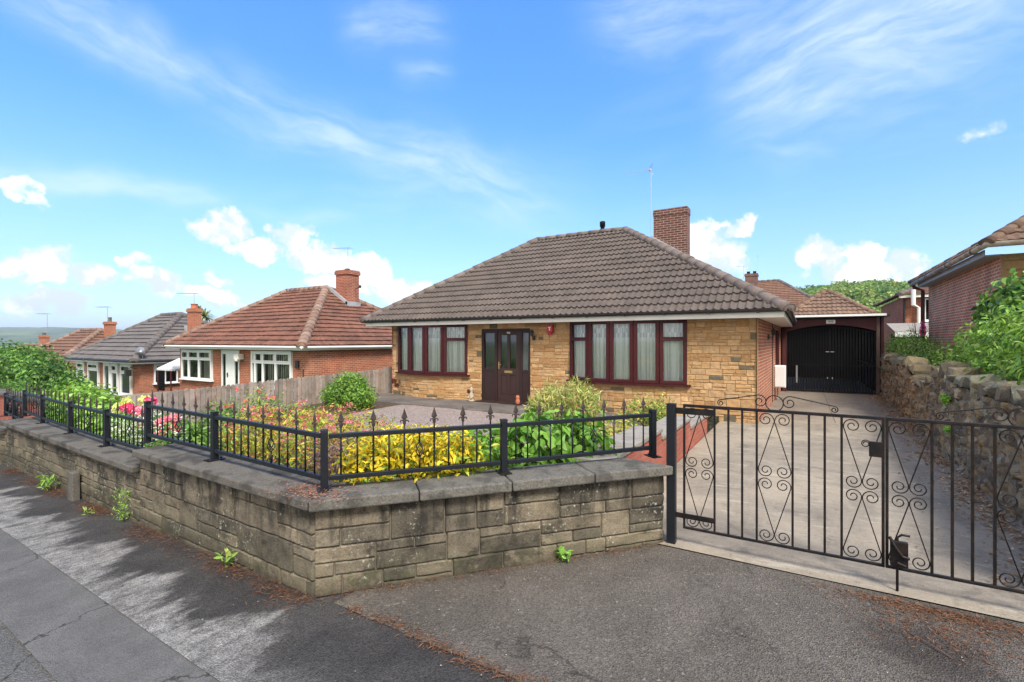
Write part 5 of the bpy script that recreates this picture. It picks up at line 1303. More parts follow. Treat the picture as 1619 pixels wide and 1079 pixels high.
# ------------------------------------------------------------------ picket fence between the gardens
def fence():
    t = thing('picket_fence', 'weathered grey wooden fence of round topped boards between the two gardens', 'fence', (-12, 8, 0)); rng = random.Random(61)
    y = 3.9
    while y < 20.0:
        w = rng.uniform(.092, .105); s = (y-3.9)/7.6; zt = .66+.22*min(1, s)+rng.uniform(-.014, .014); zb = garden_z(-12, min(y, 10))-.02
        if y > 11.5: zt += .05
        k = rng.uniform(.75, 1.2); wm = rng.uniform(-.06, .06); lean = rng.uniform(-.010, .010); m = MB(); pts = [(0, zb), (w, zb), (w, zt-.035), (w*.78, zt-.008), (w*.5, zt), (w*.22, zt-.008), (0, zt-.035)]
        n = len(pts); x = -12+rng.uniform(-.006, .006); vs = [(xx, y+u+lean*(z/.9), z) for xx in (x-.010, x+.010) for u, z in pts]
        m.add(vs, [tuple(range(n)), tuple(range(2*n-1, n-1, -1))]+[(i, n+i, n+(i+1) % n, (i+1) % n) for i in range(n)], (k*(1+wm), k, k*(1-wm)))
        if y < 11.0 or int(y*9.5) % 2 == 0 or True: obj('board', m, M['fence_wood'], t)
        y += w+rng.uniform(.010, .022)
    m = MB()
    for z in (.22, .62): m.box((-12.055, 3.9, z), (-12.012, 20, z+.06), (1, 1, 1))
    obj('rail', m, M['fence_wood'], t)
    for yy in np.arange(4.0, 20, 1.9): m = MB(); m.box((-12.13, yy, -.8), (-12.058, yy+.075, .70), (.8, .8, .8)); obj('post', m, M['fence_wood'], t)
fence()
def canopy():
    t = thing('garden_canopy', 'white scalloped garden canopy on dark poles with black lattice panel between the bungalows', 'canopy', (-27.6, 12.4, -1.3))
    cx, cy = -27.6, 12.4; z0, z1 = .40, .92; hw = .72
    m = MB(); m.add([(cx-hw, cy-hw, z0), (cx+hw, cy-hw, z0), (cx+hw, cy+hw, z0), (cx-hw, cy+hw, z0), (cx, cy, z1)], [(0,1,4),(1,2,4),(2,3,4),(3,0,4)])
    for (a, b) in (((-hw, -hw), (hw, -hw)), ((hw, -hw), (hw, hw)), ((hw, hw), (-hw, hw)), ((-hw, hw), (-hw, -hw))):
        n = 12
        for i in range(n):
            p = [(cx+a[0]+(b[0]-a[0])*s, cy+a[1]+(b[1]-a[1])*s) for s in (i/n, (i+.5)/n, (i+1)/n)]
            m.add([(*p[0], z0), (*p[2], z0), (*p[2], z0-.06), (*p[1], z0-.11), (*p[0], z0-.06)], [(0,1,2,3,4)])
    obj('cloth', m, M['white'], t)
    for sx in (-1, 1):
        for sy in (-1, 1): m = MB(); m.tube([(cx+sx*hw*.94, cy+sy*hw*.94, -1.3), (cx+sx*hw*.94, cy+sy*hw*.94, z0)], .035, 7); obj('pole', m, M['maroon'], t)
    m = MB(); x0, x1, za, zb = cx-hw*1.1, cx-hw*.05, -.7, .30
    for sg in (1, -1):
        for k in range(-8, 14):
            p = []
            for s in np.linspace(0, 1, 24):
                z = za-.4+k*.14+sg*s*(x1-x0)+(0 if sg > 0 else .5)
                if za <= z <= zb: p.append((x0+s*(x1-x0), cy-hw*.94, z))
            if len(p) > 1: m.obox(p[0], p[-1], .012, .03)
    m.obox((x0, cy-hw*.94, za), (x1, cy-hw*.94, za), .03, .05); m.obox((x0, cy-hw*.94, zb), (x1, cy-hw*.94, zb), .03, .05); m.box((x0, cy-hw*.90, za), (x1, cy-hw*.89, zb)); obj('lattice_panel', m, M['black_gate'], t)
canopy()
def far_left_wall():
    t = thing('brick_garden_wall', 'low red brick garden wall with stone coping at the far left of the street', 'wall', (-16, 3.6, -.5))
    m = MB(); m.box((-24, 3.55, -1.6), (-13.3, 3.77, .50)); obj('brickwork', m, M['brick_pale'], t); m = MB(); m.box((-24, 3.50, .50), (-13.25, 3.82, .57)); obj('coping', m, M['coping'], t, bevel=.01)
far_left_wall()
def ornaments():
    t = thing('garden_ornament', 'small terracotta owl ornament beside the front door', 'ornament', (-6.62, 11.25, .085))
    m = MB(); m.lathe((-6.62, 11.25, .085), [(.06, 0), (.075, .03), (.085, .10), (.07, .17), (.055, .19), (.07, .22), (.07, .27), (.04, .31), (.01, .32)], 14)
    for s in (-1, 1): m.lathe((-6.62+s*.045, 11.25, .37), [(.022, -.01), (.016, .02), (.003, .05)], 6)
    obj('body', m, M['clay'], t, smooth=True); t.scale = (.75, .75, .75)
    t2 = thing('garden_ornament', 'pale stone figurine standing left of the front door', 'ornament', (-8.2, 11.3, .055))
    m = MB(); m.lathe((-8.2, 11.3, .055), [(.09, 0), (.09, .04), (.06, .05), (.075, .12), (.06, .22), (.035, .27), (.05, .30), (.055, .35), (.035, .40), (.01, .41)], 12); m.tube([(-8.2, 11.3, .25), (-8.28, 11.27, .2), (-8.24, 11.2, .15)], .02, 6); m.tube([(-8.2, 11.3, .25), (-8.12, 11.27, .2), (-8.16, 11.2, .15)], .02, 6)
    obj('body', m, M['stone_fig'], t2, smooth=True)
M['stone_fig'] = simple('stone_fig', (.38,.30,.21), .9, .3, 20, .004)
ornaments()
# ------------------------------------------------------------------ plants
def foliage(name, mat, pts, nrm, size, rng, pal, parent=None, aspect=.5, fold=.25, droop=.25, jitter=.6, shape='kite', up=.3):
    """one mesh of leaf-sized faces; pts (n,3), nrm (n,3) outward; pal -> (n,3) colours"""
    n = len(pts); P = np.asarray(pts, float); N = np.asarray(nrm, float)
    N = N+rng.normal(0, jitter, (n, 3))+np.array([0, 0, up]); N /= np.linalg.norm(N, axis=1, keepdims=True)+1e-9
    A = rng.normal(0, 1, (n, 3)); A -= N*(A*N).sum(1, keepdims=True); A[:, 2] -= droop; A /= np.linalg.norm(A, axis=1, keepdims=True)+1e-9
    N2 = N-A*(A*N).sum(1, keepdims=True); N2 /= np.linalg.norm(N2, axis=1, keepdims=True)+1e-9; B = np.cross(A, N2)
    S = (size*rng.uniform(.65, 1.3, n))[:, None]; W = S*aspect
    if shape == 'kite':
        loc = [(0, 0, 0), (.42, .5, fold), (1, 0, -.08), (.42, -.5, fold)]; fc = [(0, 2, 1), (0, 3, 2)]
    else:  # broad leaf, folded on the midrib with a pointed tip
        loc = [(0, 0, 0), (.25, .42, fold*.8), (.6, .45, fold), (1, 0, -.18), (.6, -.45, fold), (.25, -.42, fold*.8), (.5, 0, 0)]; fc = [(0, 6, 1), (1, 6, 2), (2, 6, 3), (0, 5, 6), (5, 4, 6), (4, 3, 6)]
    k = len(loc); V = np.empty((n, k, 3))
    for i, (a, b, c) in enumerate(loc): V[:, i] = P+A*S*a+B*W*b+N2*W*c
    base = (np.arange(n)*k)[:, None, None]; F = (base+np.array(fc)[None]).reshape(-1, 3)
    C = np.repeat(np.asarray(pal), len(fc), axis=0)
    return link_mesh(name, V.reshape(-1, 3), F.tolist(), mat, parent, list(C), uv=False)
def lobes(rng, specs, n, shell=.55):
    """points in a union of ellipsoids, denser toward the outside; specs (cx,cy,cz,rx,ry,rz)"""
    sp = np.array(specs, float); wt = (sp[:, 3]*sp[:, 4]+sp[:, 4]*sp[:, 5]+sp[:, 3]*sp[:, 5]); idx = rng.choice(len(sp), n, p=wt/wt.sum())
    D = rng.normal(0, 1, (n, 3)); D /= np.linalg.norm(D, axis=1, keepdims=True)
    r = (shell+(1-shell)*rng.random(n))[:, None]*(1+.14*rng.normal(0, 1, (n, 1)))
    P = sp[idx, :3]+D*sp[idx, 3:]*r; N = D/sp[idx, 3:]; N /= np.linalg.norm(N, axis=1, keepdims=True); return P, N
def cols(rng, n, choices, weights=None, var=.22, P=None, cl=0., cs=3.):
    c = np.array(choices)[rng.choice(len(choices), n, p=weights)]; k = 1+rng.uniform(-var, var, (n, 1))
    if P is not None and cl: k = k*np.array([1+cl*mnoise.noise(Vector(p)*cs) for p in P])[:, None]
    return np.clip(c*k, 0, 1)
def stems(name, parent, base, tips, rng, r=.008, mat='stem', mid=.5, seg=4):
    m = MB(); base = Vector(base)
    for p in tips:
        p = Vector(p); q = base.lerp(p, mid)+Vector((0, 0, (p.z-base.z)*.12)); b = base+Vector((p.x-base.x, p.y-base.y, 0))*.18
        m.tube([b, q, p], [r, r*.75, r*.3], seg)
    return obj(name, m, M[mat], parent)
def shrub(name, label, cat, base, specs, n, size, pal, wts, seed, aspect=.45, shell=.5, shape='kite', cl=.35, cs=4., droop=.25, up=.35, fold=.25, group=None, mat='leaf', nstem=14, stemr=.008, jitter=.6, lf='foliage', zmin=None, clear=False):
    rng = np.random.default_rng(seed); t = thing(name, label, cat, base, group)
    P, N = lobes(rng, specs, n, shell)
    if clear: k = np.array([(p[1]-wall_y(p[0]) if p[0] < -3.05 else (-(p[0]+2.93)*.76+(p[1]-2.17)*.65)) > .21 for p in P]); P, N = P[k], N[k]
    if zmin is not None: k = P[:, 2] > zmin; P, N = P[k], N[k]
    C = cols(rng, len(P), pal, wts, .2, P, cl, cs)
    foliage(lf, M[mat], P, N, size, rng, C, t, aspect, fold, droop, jitter, shape, up)
    ti = P[rng.choice(len(P), min(nstem, len(P)), replace=False)]; stems('stems', t, base, ti, rng, stemr)
    return t, rng, P, N
G = dict(hyd=[(.16,.34,.04),(.23,.42,.06),(.11,.26,.035),(.30,.46,.10)], dark=[(.05,.13,.025),(.08,.19,.035),(.035,.09,.02),(.12,.24,.05)], mid=[(.10,.22,.035),(.15,.29,.05),(.07,.16,.03),(.22,.34,.07)])

# ---- bed behind the railings, right to left
t, rng, P, N = shrub('hydrangea_bush', 'lush green broad leaved bush behind the splayed railing, by the dwarf wall', 'shrub', (-2.35, 4.45, .35),
    [(-2.55,3.72,.58,.30,.28,.28),(-2.85,3.95,.60,.36,.32,.32),(-2.35,4.25,.68,.40,.36,.38),(-2.0,4.6,.68,.36,.36,.38),(-2.45,4.7,.74,.42,.4,.36),(-2.85,4.35,.60,.36,.3,.30),(-1.95,4.9,.60,.26,.3,.3)], 1500, .125, [(.12,.26,.03),(.16,.32,.04),(.22,.39,.07),(.07,.17,.022)], [.4,.27,.1,.23], 101, .62, .55, 'leaf', .3, 3., .3, .45, .18, clear=True)
t, rng, P, N = shrub('choisya_bush', 'golden yellow leaved bush behind the railing at the corner post', 'shrub', (-2.55, 2.95, .55),
    [(-3.02,2.75,.79,.28,.26,.26),(-2.76,3.05,.81,.32,.28,.27),(-2.55,3.28,.78,.26,.26,.24),(-3.02,3.10,.83,.34,.30,.24),(-2.78,3.4,.81,.30,.26,.23)], 5200, .058, [(.68,.50,.02),(.76,.60,.04),(.52,.47,.03),(.25,.33,.03)], [.36,.2,.22,.22], 102, .42, .55, 'leaf', .15, 5., .35, .5, .2, clear=True)
# greener under-storey of the same bush
Pg, Ng = lobes(rng, [(-2.9,2.82,.62,.32,.26,.18),(-2.32,3.42,.72,.30,.3,.26),(-2.55,3.10,.6,.4,.3,.18)], 1000, .5)
kg = (-(Pg[:, 0]+2.93)*.76+(Pg[:, 1]-2.17)*.65) > .22; Pg, Ng = Pg[kg], Ng[kg]
foliage('lower_foliage', M['leaf'], Pg, Ng, .07, rng, cols(rng, len(Pg), [(.22,.38,.04),(.13,.27,.03),(.45,.5,.05)], None, .2), t, .42, .2, .3, .6, 'leaf', .4)
t, rng, P, N = shrub('heather_bush', 'low dusky purple brown bush behind the railing, left of the golden bush', 'shrub', (-3.45, 3.0, .55),
    [(-3.35,2.80,.74,.30,.24,.22),(-3.7,2.95,.72,.34,.26,.22),(-3.15,3.05,.74,.24,.24,.2)], 3600, .038, [(.22,.11,.11),(.14,.06,.07),(.32,.20,.17),(.20,.15,.10)], None, 103, .32, .4, 'kite', .3, 7., 0, .6, .1, clear=True)
t, rng, P, N = shrub('spirea_bush', 'wide yellow and orange leaved spirea bush with pink flower heads along the railing', 'shrub', (-5.0, 3.6, .5),
    [(-4.2,3.2,.66,.42,.38,.30),(-4.85,3.35,.72,.45,.42,.34),(-5.5,3.3,.70,.42,.40,.32),(-4.5,4.0,.64,.5,.45,.32),(-5.3,4.1,.64,.5,.45,.32),(-3.9,3.75,.56,.40,.42,.28),(-6.0,3.5,.58,.40,.38,.30)], 8500, .060, [(.46,.43,.05),(.56,.47,.07),(.30,.36,.045),(.15,.24,.035),(.56,.23,.09),(.48,.12,.10)], [.24,.15,.24,.23,.08,.06], 104, .32, .5, 'kite', .25, 3.5, -.35, .55, .15, clear=True)
pk = P[(N[:, 2] > .35)]; pk = pk[rng.choice(len(pk), 150, replace=False)]; fp = []; fn = []
for c in pk:
    q = rng.normal(0, 1, (26, 3))*np.array([.030, .030, .010])+c+np.array([0, 0, .05]); fp.append(q); fn.append(np.tile([0, 0, 1.], (26, 1)))
fp, fn = np.vstack(fp), np.vstack(fn); foliage('flower_heads', M['petal'], fp, fn, .020, rng, cols(rng, len(fp), [(.70,.16,.22),(.62,.09,.14),(.76,.30,.36)], None, .2), t, .8, .1, 0, .6, 'kite', .5)
# peonies and small white flowers
t, rng, P, N = shrub('peony_plant', 'deep pink peonies in bloom behind the middle railing post', 'flowers', (-7.0, 3.4, .2),
    [(-6.5,2.95,.48,.40,.34,.36),(-7.1,3.1,.48,.45,.34,.36),(-7.7,3.2,.46,.45,.34,.34),(-6.8,3.5,.55,.5,.36,.36)], 2400, .10, G['mid'], None, 105, .35, .5, 'leaf', .3, 4., .2, .4, .2)
for k, (x, y, z, r, c) in enumerate([(-7.96,2.93,.87,.078,0),(-7.80,2.97,.85,.07,0),(-7.60,2.95,.85,.075,1),(-7.30,2.95,1.01,.07,0),(-6.95,2.93,.76,.075,1),(-6.72,2.95,.82,.08,1),(-6.58,2.9,.72,.07,2),(-6.80,2.86,.64,.055,0),(-7.45,2.92,.70,.06,1),(-7.05,2.9,.60,.06,2)]):
    D = rng.normal(0, 1, (110, 3)); D /= np.linalg.norm(D, axis=1, keepdims=True); D[:, 2] = np.abs(D[:, 2])*.8-.15
    pc = [[(.80,.10,.28),(.74,.05,.20),(.86,.30,.46)], [(.86,.38,.50),(.80,.22,.36),(.9,.55,.62)], [(.84,.30,.36),(.80,.18,.22),(.88,.46,.48)]][c]
    foliage('flower', M['petal'], np.array([x, y, z])+D*r*rng.uniform(.35, .9, (110, 1)), D, r*.75, rng, cols(rng, 110, pc, None, .12), t, .9, .35, 0, .35, 'kite', .1)
t, rng, P, N = shrub('white_flower_clump', 'clump of small white flowers behind the lower railing', 'flowers', (-7.6, 3.1, .1),
    [(-7.3,2.95,.50,.45,.30,.42),(-8.0,3.0,.45,.45,.28,.36),(-6.6,2.85,.48,.36,.22,.34)], 2600, .05, G['mid'], None, 106, .35, .5, 'kite', .3, 5., .2, .4)
fl = P[rng.choice(len(P), 760, replace=False)]; fp = np.repeat(fl, 5, axis=0)+rng.normal(0, .010, (3800, 3))+np.array([0, 0, .02]); foliage('flower_heads', M['petal'], fp, np.tile([0, -.6, .8], (3800, 1)), .026, rng, cols(rng, 3800, [(.85,.85,.80),(.78,.80,.72)], None, .08), t, .8, .1, 0, .5)
t, rng, P, N = shrub('rose_bush', 'airy rose bush with a few salmon flowers against the fence', 'shrub', (-8.6, 5.2, .1),
    [(-8.6,5.2,.58,.5,.5,.42),(-7.7,4.9,.58,.5,.4,.42),(-9.3,5.0,.5,.45,.4,.36),(-6.9,4.9,.52,.45,.4,.36)], 1300, .055, G['mid']+[(.35,.36,.10)], None, 107, .5, .25, 'leaf', .3, 4., .1, .3, nstem=40, stemr=.006)
for k in range(9):
    c = P[rng.integers(len(P))]+np.array([0, -.05, .1]); D = rng.normal(0, 1, (36, 3)); D /= np.linalg.norm(D, axis=1, keepdims=True)
    foliage('flower', M['petal'], c+D*.022, D, .034, rng, cols(rng, 36, [(.86,.34,.22),(.85,.42,.36),(.84,.22,.20)], None, .12), t, .9, .3, 0, .3)
t, rng, P, N = shrub('green_bush', 'big bright green rounded bush behind the lower railing', 'shrub', (-11.3, 3.5, -.1),
    [(-10.1,3.35,.42,.65,.40,.40),(-11.0,3.5,.54,.75,.45,.45),(-11.9,3.6,.55,.75,.45,.46),(-12.8,3.75,.42,.6,.40,.40),(-9.4,3.3,.25,.45,.35,.36)], 6000, .10, [(.19,.36,.045),(.27,.44,.07),(.11,.24,.03),(.34,.48,.11)], [.38,.25,.27,.1], 108, .55, .55, 'leaf', .3, 2.2, .3, .4, .2)
for k, (x, y, z) in enumerate([(-8.15,3.0,.93),(-8.45,3.02,.84),(-8.3,3.05,.88),(-8.62,3.05,.80),(-8.0,3.15,.96)]):
    D = rng.normal(0, 1, (120, 3)); D /= np.linalg.norm(D, axis=1, keepdims=True)
    foliage('flower', M['petal'], np.array([x, y, z])+D*.075*rng.uniform(.5, 1, (120, 1)), D, .045, rng, cols(rng, 120, [(.74,.76,.26),(.80,.80,.42),(.60,.68,.22)], None, .1), t, .9, .15, 0, .35)
# ---- shrubs against the house
t, rng, P, N = shrub('rounded_shrub', 'rounded glossy green shrub at the corner of the fence', 'shrub', (-10.5, 9.2, 0),
    [(-10.55,8.9,.36,.76,.60,.46),(-11.05,8.9,.30,.5,.45,.36),(-10.1,8.8,.30,.5,.45,.36),(-10.5,8.9,.68,.5,.42,.32)], 6500, .075, [(.12,.26,.03),(.20,.36,.05),(.07,.15,.02),(.34,.42,.08)], [.4,.27,.23,.1], 109, .45, .55, 'leaf', .5, 4.5, .2, .4, .2)
t, rng, P, N = shrub('variegated_shrub', 'pale narrow leaved variegated shrub under the right-hand bow window', 'shrub', (-4.4, 9.6, 0),
    [(-4.75,9.6,.45,.42,.40,.44),(-4.15,9.5,.50,.42,.40,.50),(-3.8,9.4,.44,.3,.3,.42),(-5.05,9.5,.30,.3,.3,.30)], 3800, .13, [(.50,.52,.18),(.30,.38,.09),(.18,.27,.05),(.60,.54,.26),(.48,.26,.10)], [.28,.27,.25,.13,.07], 110, .16, .4, 'kite', .3, 3., -.5, .4, .15, nstem=24, jitter=.8)
t, rng, P, N = shrub('yellow_green_shrub', 'low yellow green shrub between the broad leaved bush and the dwarf wall', 'shrub', (-2.45, 6.2, .2),
    [(-2.5,6.2,.46,.42,.6,.34),(-2.75,5.6,.44,.40,.4,.34),(-2.3,6.9,.40,.3,.4,.3)], 3000, .06, [(.34,.42,.06),(.48,.48,.08),(.18,.28,.04),(.52,.36,.10)], None, 111, .4, .45, 'leaf', .3, 5., .1, .4)
t, rng, P, N = shrub('small_shrub', 'small airy shrub with reddish stems behind the gate post', 'shrub', (-2.35, 8.6, .15),
    [(-2.55,8.6,.50,.34,.34,.36),(-2.15,8.5,.55,.30,.30,.36),(-2.3,9.0,.42,.3,.3,.3)], 1600, .06, [(.20,.33,.05),(.36,.42,.08),(.52,.46,.12),(.12,.20,.04)], None, 112, .42, .35, 'leaf', .3, 5., .1, .4, nstem=26, stemr=.006)
t, rng, P, N = shrub('red_barberry', 'sparse dark red sprig plant in the gravel behind the golden bush', 'shrub', (-3.3, 4.7, .2), [(-3.35,4.6,.45,.28,.25,.26)], 260, .05, [(.24,.06,.07),(.34,.10,.09),(.14,.04,.04)], None, 113, .5, .2, 'leaf', .2, 5., .1, .4, nstem=22, stemr=.004)

# ---- right-hand side hedges
t, rng, P, N = shrub('laurel_hedge', 'bright green leafy hedge spilling over the rubble wall', 'hedge', (2.7, 9.5, 1.0),
    [(2.45,7.0,1.55,.45,.7,.42),(2.75,7.6,1.75,.6,.8,.50),(2.55,8.6,1.68,.50,.8,.46),(2.9,9.6,1.85,.6,.9,.55),(2.6,10.4,1.68,.45,.8,.44),(3.0,11.2,1.85,.55,.8,.55),(2.75,12.1,1.60,.42,.7,.46),(3.2,8.3,2.05,.5,.8,.4),(2.3,8.0,1.42,.28,.6,.22),(2.4,9.6,1.42,.28,.6,.22)], 11000, .085, [(.19,.35,.045),(.27,.43,.07),(.09,.20,.03),(.34,.48,.12)], [.38,.26,.26,.1], 120, .42, .5, 'leaf', .4, 2.6, .15, .4, .2, nstem=60, stemr=.012, zmin=1.12)
t, rng, P, N = shrub('climbing_shrub', 'tall lobed leaf shrub growing up the brick side wall on the right', 'shrub', (3.2, 12.3, 1.0),
    [(3.25,12.9,2.35,.32,.8,.45),(3.3,12.0,2.60,.35,.6,.45),(3.2,11.4,2.2,.35,.6,.45),(3.3,13.4,2.1,.25,.5,.4)], 1500, .15, [(.08,.19,.03),(.13,.27,.045),(.05,.12,.02),(.20,.34,.07)], None, 121, .75, .35, 'leaf', .3, 3., .3, .2, .15, nstem=40, stemr=.010)
t, rng, P, N = shrub('bramble_hedge', 'tangled green hedge behind the dip in the rubble wall', 'hedge', (3.0, 17, 1.0),
    [(2.85,14.6,1.20,.55,.8,.42),(2.9,16.2,1.30,.6,.9,.48),(2.9,17.8,1.42,.55,.9,.52),(2.9,19.4,1.50,.5,1.,.56),(3.0,21.2,1.55,.7,1.2,.56),(3.6,22.8,1.5,.9,1.,.6)], 8000, .08, [(.17,.32,.05),(.24,.40,.07),(.10,.22,.03),(.36,.44,.12)], None, 122, .45, .45, 'leaf', .45, 2.5, .15, .4, .2, nstem=50, stemr=.010)
t, rng, P, N = shrub('foxglove', 'single magenta foxglove spike rising from the hedge', 'flowers', (3.05, 18.6, 1.4), [(3.05,18.6,1.7,.22,.22,.16)], 120, .12, G['mid'], None, 123, .45, .4, 'leaf', .2)
m = MB(); m.tube([(3.05,18.6,1.5),(3.06,18.6,2.45)], .010, 5); obj('stalk', m, M['stem'], t)
fb = MB(); rg = random.Random(7)
for k in range(34):
    a = rg.uniform(0, 6.28); z = 2.0+.42*k/34; r = .045*(1.25-.8*k/34); x, y = 3.055+math.cos(a)*r, 18.6+math.sin(a)*r; fb.lathe((x+math.cos(a)*.02, y+math.sin(a)*.02, z-.05), [(.026, 0), (.018, .025), (.010, .05), (.004, .055)], 6)
obj('bells', fb, simple('foxglove', (.50,.03,.20), .6, .2, 20), t)
# dry stalks in the hedge
t, rng, P, N = shrub('dry_stalks', 'tall dry brown plant stalks standing out of the hedge', 'plant', (3.2, 20.2, 1.3), [(3.2,20.2,2.1,.45,.7,.45)], 150, .05, [(.40,.25,.12),(.30,.18,.09)], None, 124, .5, .3, 'kite', .2, nstem=46, stemr=.008)
# weeds on the rubble wall
for i, (y, z) in enumerate(((9.45, .92), (9.2, .50))):
    x = 1.60+.0305*y-.05; shrub('wall_weed', ('bright green tuft growing from the upper face of the rubble wall', 'bright green sprig low on the face of the rubble wall')[i], 'weed', (x, y, z), [(x-.03, y, z+.02, .06, .11-.04*i, .08-.02*i)], 150-60*i, .045, [(.22,.46,.05),(.30,.54,.08)], None, 130+i, .5, .3, 'leaf', .2, 5., .2, .3, nstem=8, stemr=.004, group='weeds growing from walls')

# ---- far left trees and bushes
def tree(name, label, base, specs, n, size, pal, seed, trunk_r=.12, cl=.5, cs=1.2, group=None, aspect=.5, shell=.45):
    rng = np.random.default_rng(seed); t = thing(name, label, 'tree', base, group); P, N = lobes(rng, specs, n, shell); C = cols(rng, n, pal, None, .2, P, cl, cs)
    foliage('crown', M['leaf'], P, N, size, rng, C, t, aspect, .2, .2, .7, 'kite', .35)
    m = MB(); b = Vector(base); top = Vector((np.mean([s[0] for s in specs]), np.mean([s[1] for s in specs]), np.mean([s[2] for s in specs])))
    m.tube([b, b.lerp(top, .5)+Vector((.05, 0, 0)), top], [trunk_r, trunk_r*.7, trunk_r*.35], 8)
    for s in specs: c = Vector(s[:3]); m.tube([b.lerp(top, .55), c.lerp(top, .35), c+Vector((0, 0, s[5]*.5))], [trunk_r*.45, trunk_r*.3, trunk_r*.08], 5)
    obj('trunk', m, M['bark'], t); return t
tree('garden_tree', 'large dense green tree at the left edge hiding the far bungalows', (-27.3, 6.6, -1.3),
     [(-26.0,6.4,.55,1.4,1.3,.85),(-27.8,6.6,.75,1.6,1.4,.9),(-30.2,6.8,.85,1.9,1.5,.9),(-24.6,6.5,.15,1.1,1.0,.75),(-27.0,7.2,-.2,2.2,1.4,.8),(-32.0,7.0,.5,1.7,1.3,1.0),(-23.6,6.6,-.2,.9,.8,.6)], 13000, .17, [(.07,.17,.025),(.12,.26,.04),(.035,.09,.018),(.19,.33,.07)], 140, .16, .55, 1.1)
tree('garden_tree', 'smaller dark olive tree in front of the grey roofed bungalow', (-32, 9, -1.6),
     [(-32.4,9.0,.15,.95,.8,.65),(-31.4,9.0,-.3,.9,.8,.6),(-30.6,9.0,-.7,.8,.7,.5),(-33.2,9.0,-.1,.9,.8,.6)], 4200, .14, [(.09,.17,.035),(.15,.24,.06),(.06,.11,.03),(.30,.22,.06)], 141, .10, .5, 1.5)
tree('young_conifer', 'feathery light green young conifer at the left edge in front of the tree', (-18.7, 4.4, -.9), [(-18.6,4.3,.05,.55,.5,.5),(-18.8,4.3,.40,.38,.36,.36),(-19.4,4.4,-.1,.55,.5,.5),(-17.9,4.4,-.15,.45,.4,.4)], 5000, .10, [(.14,.30,.06),(.22,.38,.09),(.09,.20,.04)], 142, .07, .5, 1.8, aspect=.22)
tree('garden_tree', 'small round green bush tree beyond the brick wall, beside the conifer', (-16.9, 4.6, -.8), [(-16.4,4.5,-.05,.6,.5,.42),(-17.2,4.6,.05,.6,.5,.42),(-15.6,4.5,-.15,.5,.45,.36)], 3200, .10, G['mid'], 143, .07, .5, 1.8)
def palm():
    t = thing('cordyline_palm', 'spiky palm crown showing above the ridge of the grey roofed bungalow', 'tree', (-40.3, 19.5, -1.5)); rng = random.Random(5); m = MB(); m.tube([(-40.3,19.5,-1.5),(-40.3,19.5,3.7)], .12, 7); obj('trunk', m, M['bark'], t)
    V = []; F = []; C = []
    for hx, hz in ((-40.5, 3.9), (-39.5, 3.7)):
        for k in range(90):
            a = rng.uniform(0, 6.28); e = rng.uniform(-.5, 1.3); L = rng.uniform(.7, 1.15); d = Vector((math.cos(a)*math.cos(e), math.sin(a)*math.cos(e), math.sin(e))); s = d.cross(Vector((0, 0, 1))).normalized()*.05
            p = Vector((hx, 19.5, hz)); q = p+d*L*.6; r = p+d*L-Vector((0, 0, .25*L)); b = len(V); V += [tuple(p-s), tuple(p+s), tuple(q+s), tuple(q-s), tuple(r)]; F += [(b, b+1, b+2, b+3), (b+3, b+2, b+4)]; kk = rng.uniform(.7, 1.3); C += [(.30*kk, .34*kk, .16*kk)]*2
    link_mesh('crown', V, F, M['leaf'], t, C, uv=False)
palm()
# ---- hills
HAZE = .00028
def hills():
    rng = np.random.default_rng(3); V = []; F = []; n = 160
    for i in range(n+1):
        az = R_(-110+ (90)*i/n); 
        for (d, k) in ((900, 0), (1500, .35), (2100, .8), (2500, 1), (3600, .6)):
            h = 52+10*mnoise.noise(Vector((az*9, 1, 0)))+14*mnoise.noise(Vector((az*3, 5, 0)))+3.0*mnoise.noise(Vector((az*70, d*.01, 2)))
            V.append((math.sin(az)*d, math.cos(az)*d, -16+(h+16)*k))
    for i in range(n):
        for j in range(4): F.append((i*5+j, i*5+j+1, (i+1)*5+j+1, (i+1)*5+j))
    o = link_mesh('hills', V, F, M['hill'], smooth=True); o['kind'] = 'structure'
def f_hill(g, b, co):
    n = g.noise(co, .012, 9, .72); c = g.mix(g.ramp(n, .38, .60), (.022,.05,.018), (.10,.14,.05)); c = g.mix(g.ramp(g.noise(co, .004, 4, .5), .55, .62), c, (.13,.17,.06)); g.put(b.inputs['Base Color'], c); b.inputs['Roughness'].default_value = 1.; b.inputs['Specular IOR Level'].default_value = 0
M['hill'] = ground_mat('g_hill', f_hill)
hills()
def wood_h(x, y):
    d = math.hypot(x, y); az = math.degrees(math.atan2(x, y)); s = min(1, max(0, (d-75)/135)); top = 15.8+2.5*math.sin(az*.22+.6)+max(-3, min(0, (az+2)*.15))
    return -2+(top+2)*(s*s*(3-2*s))*min(1, max(0, (az+40)/28))
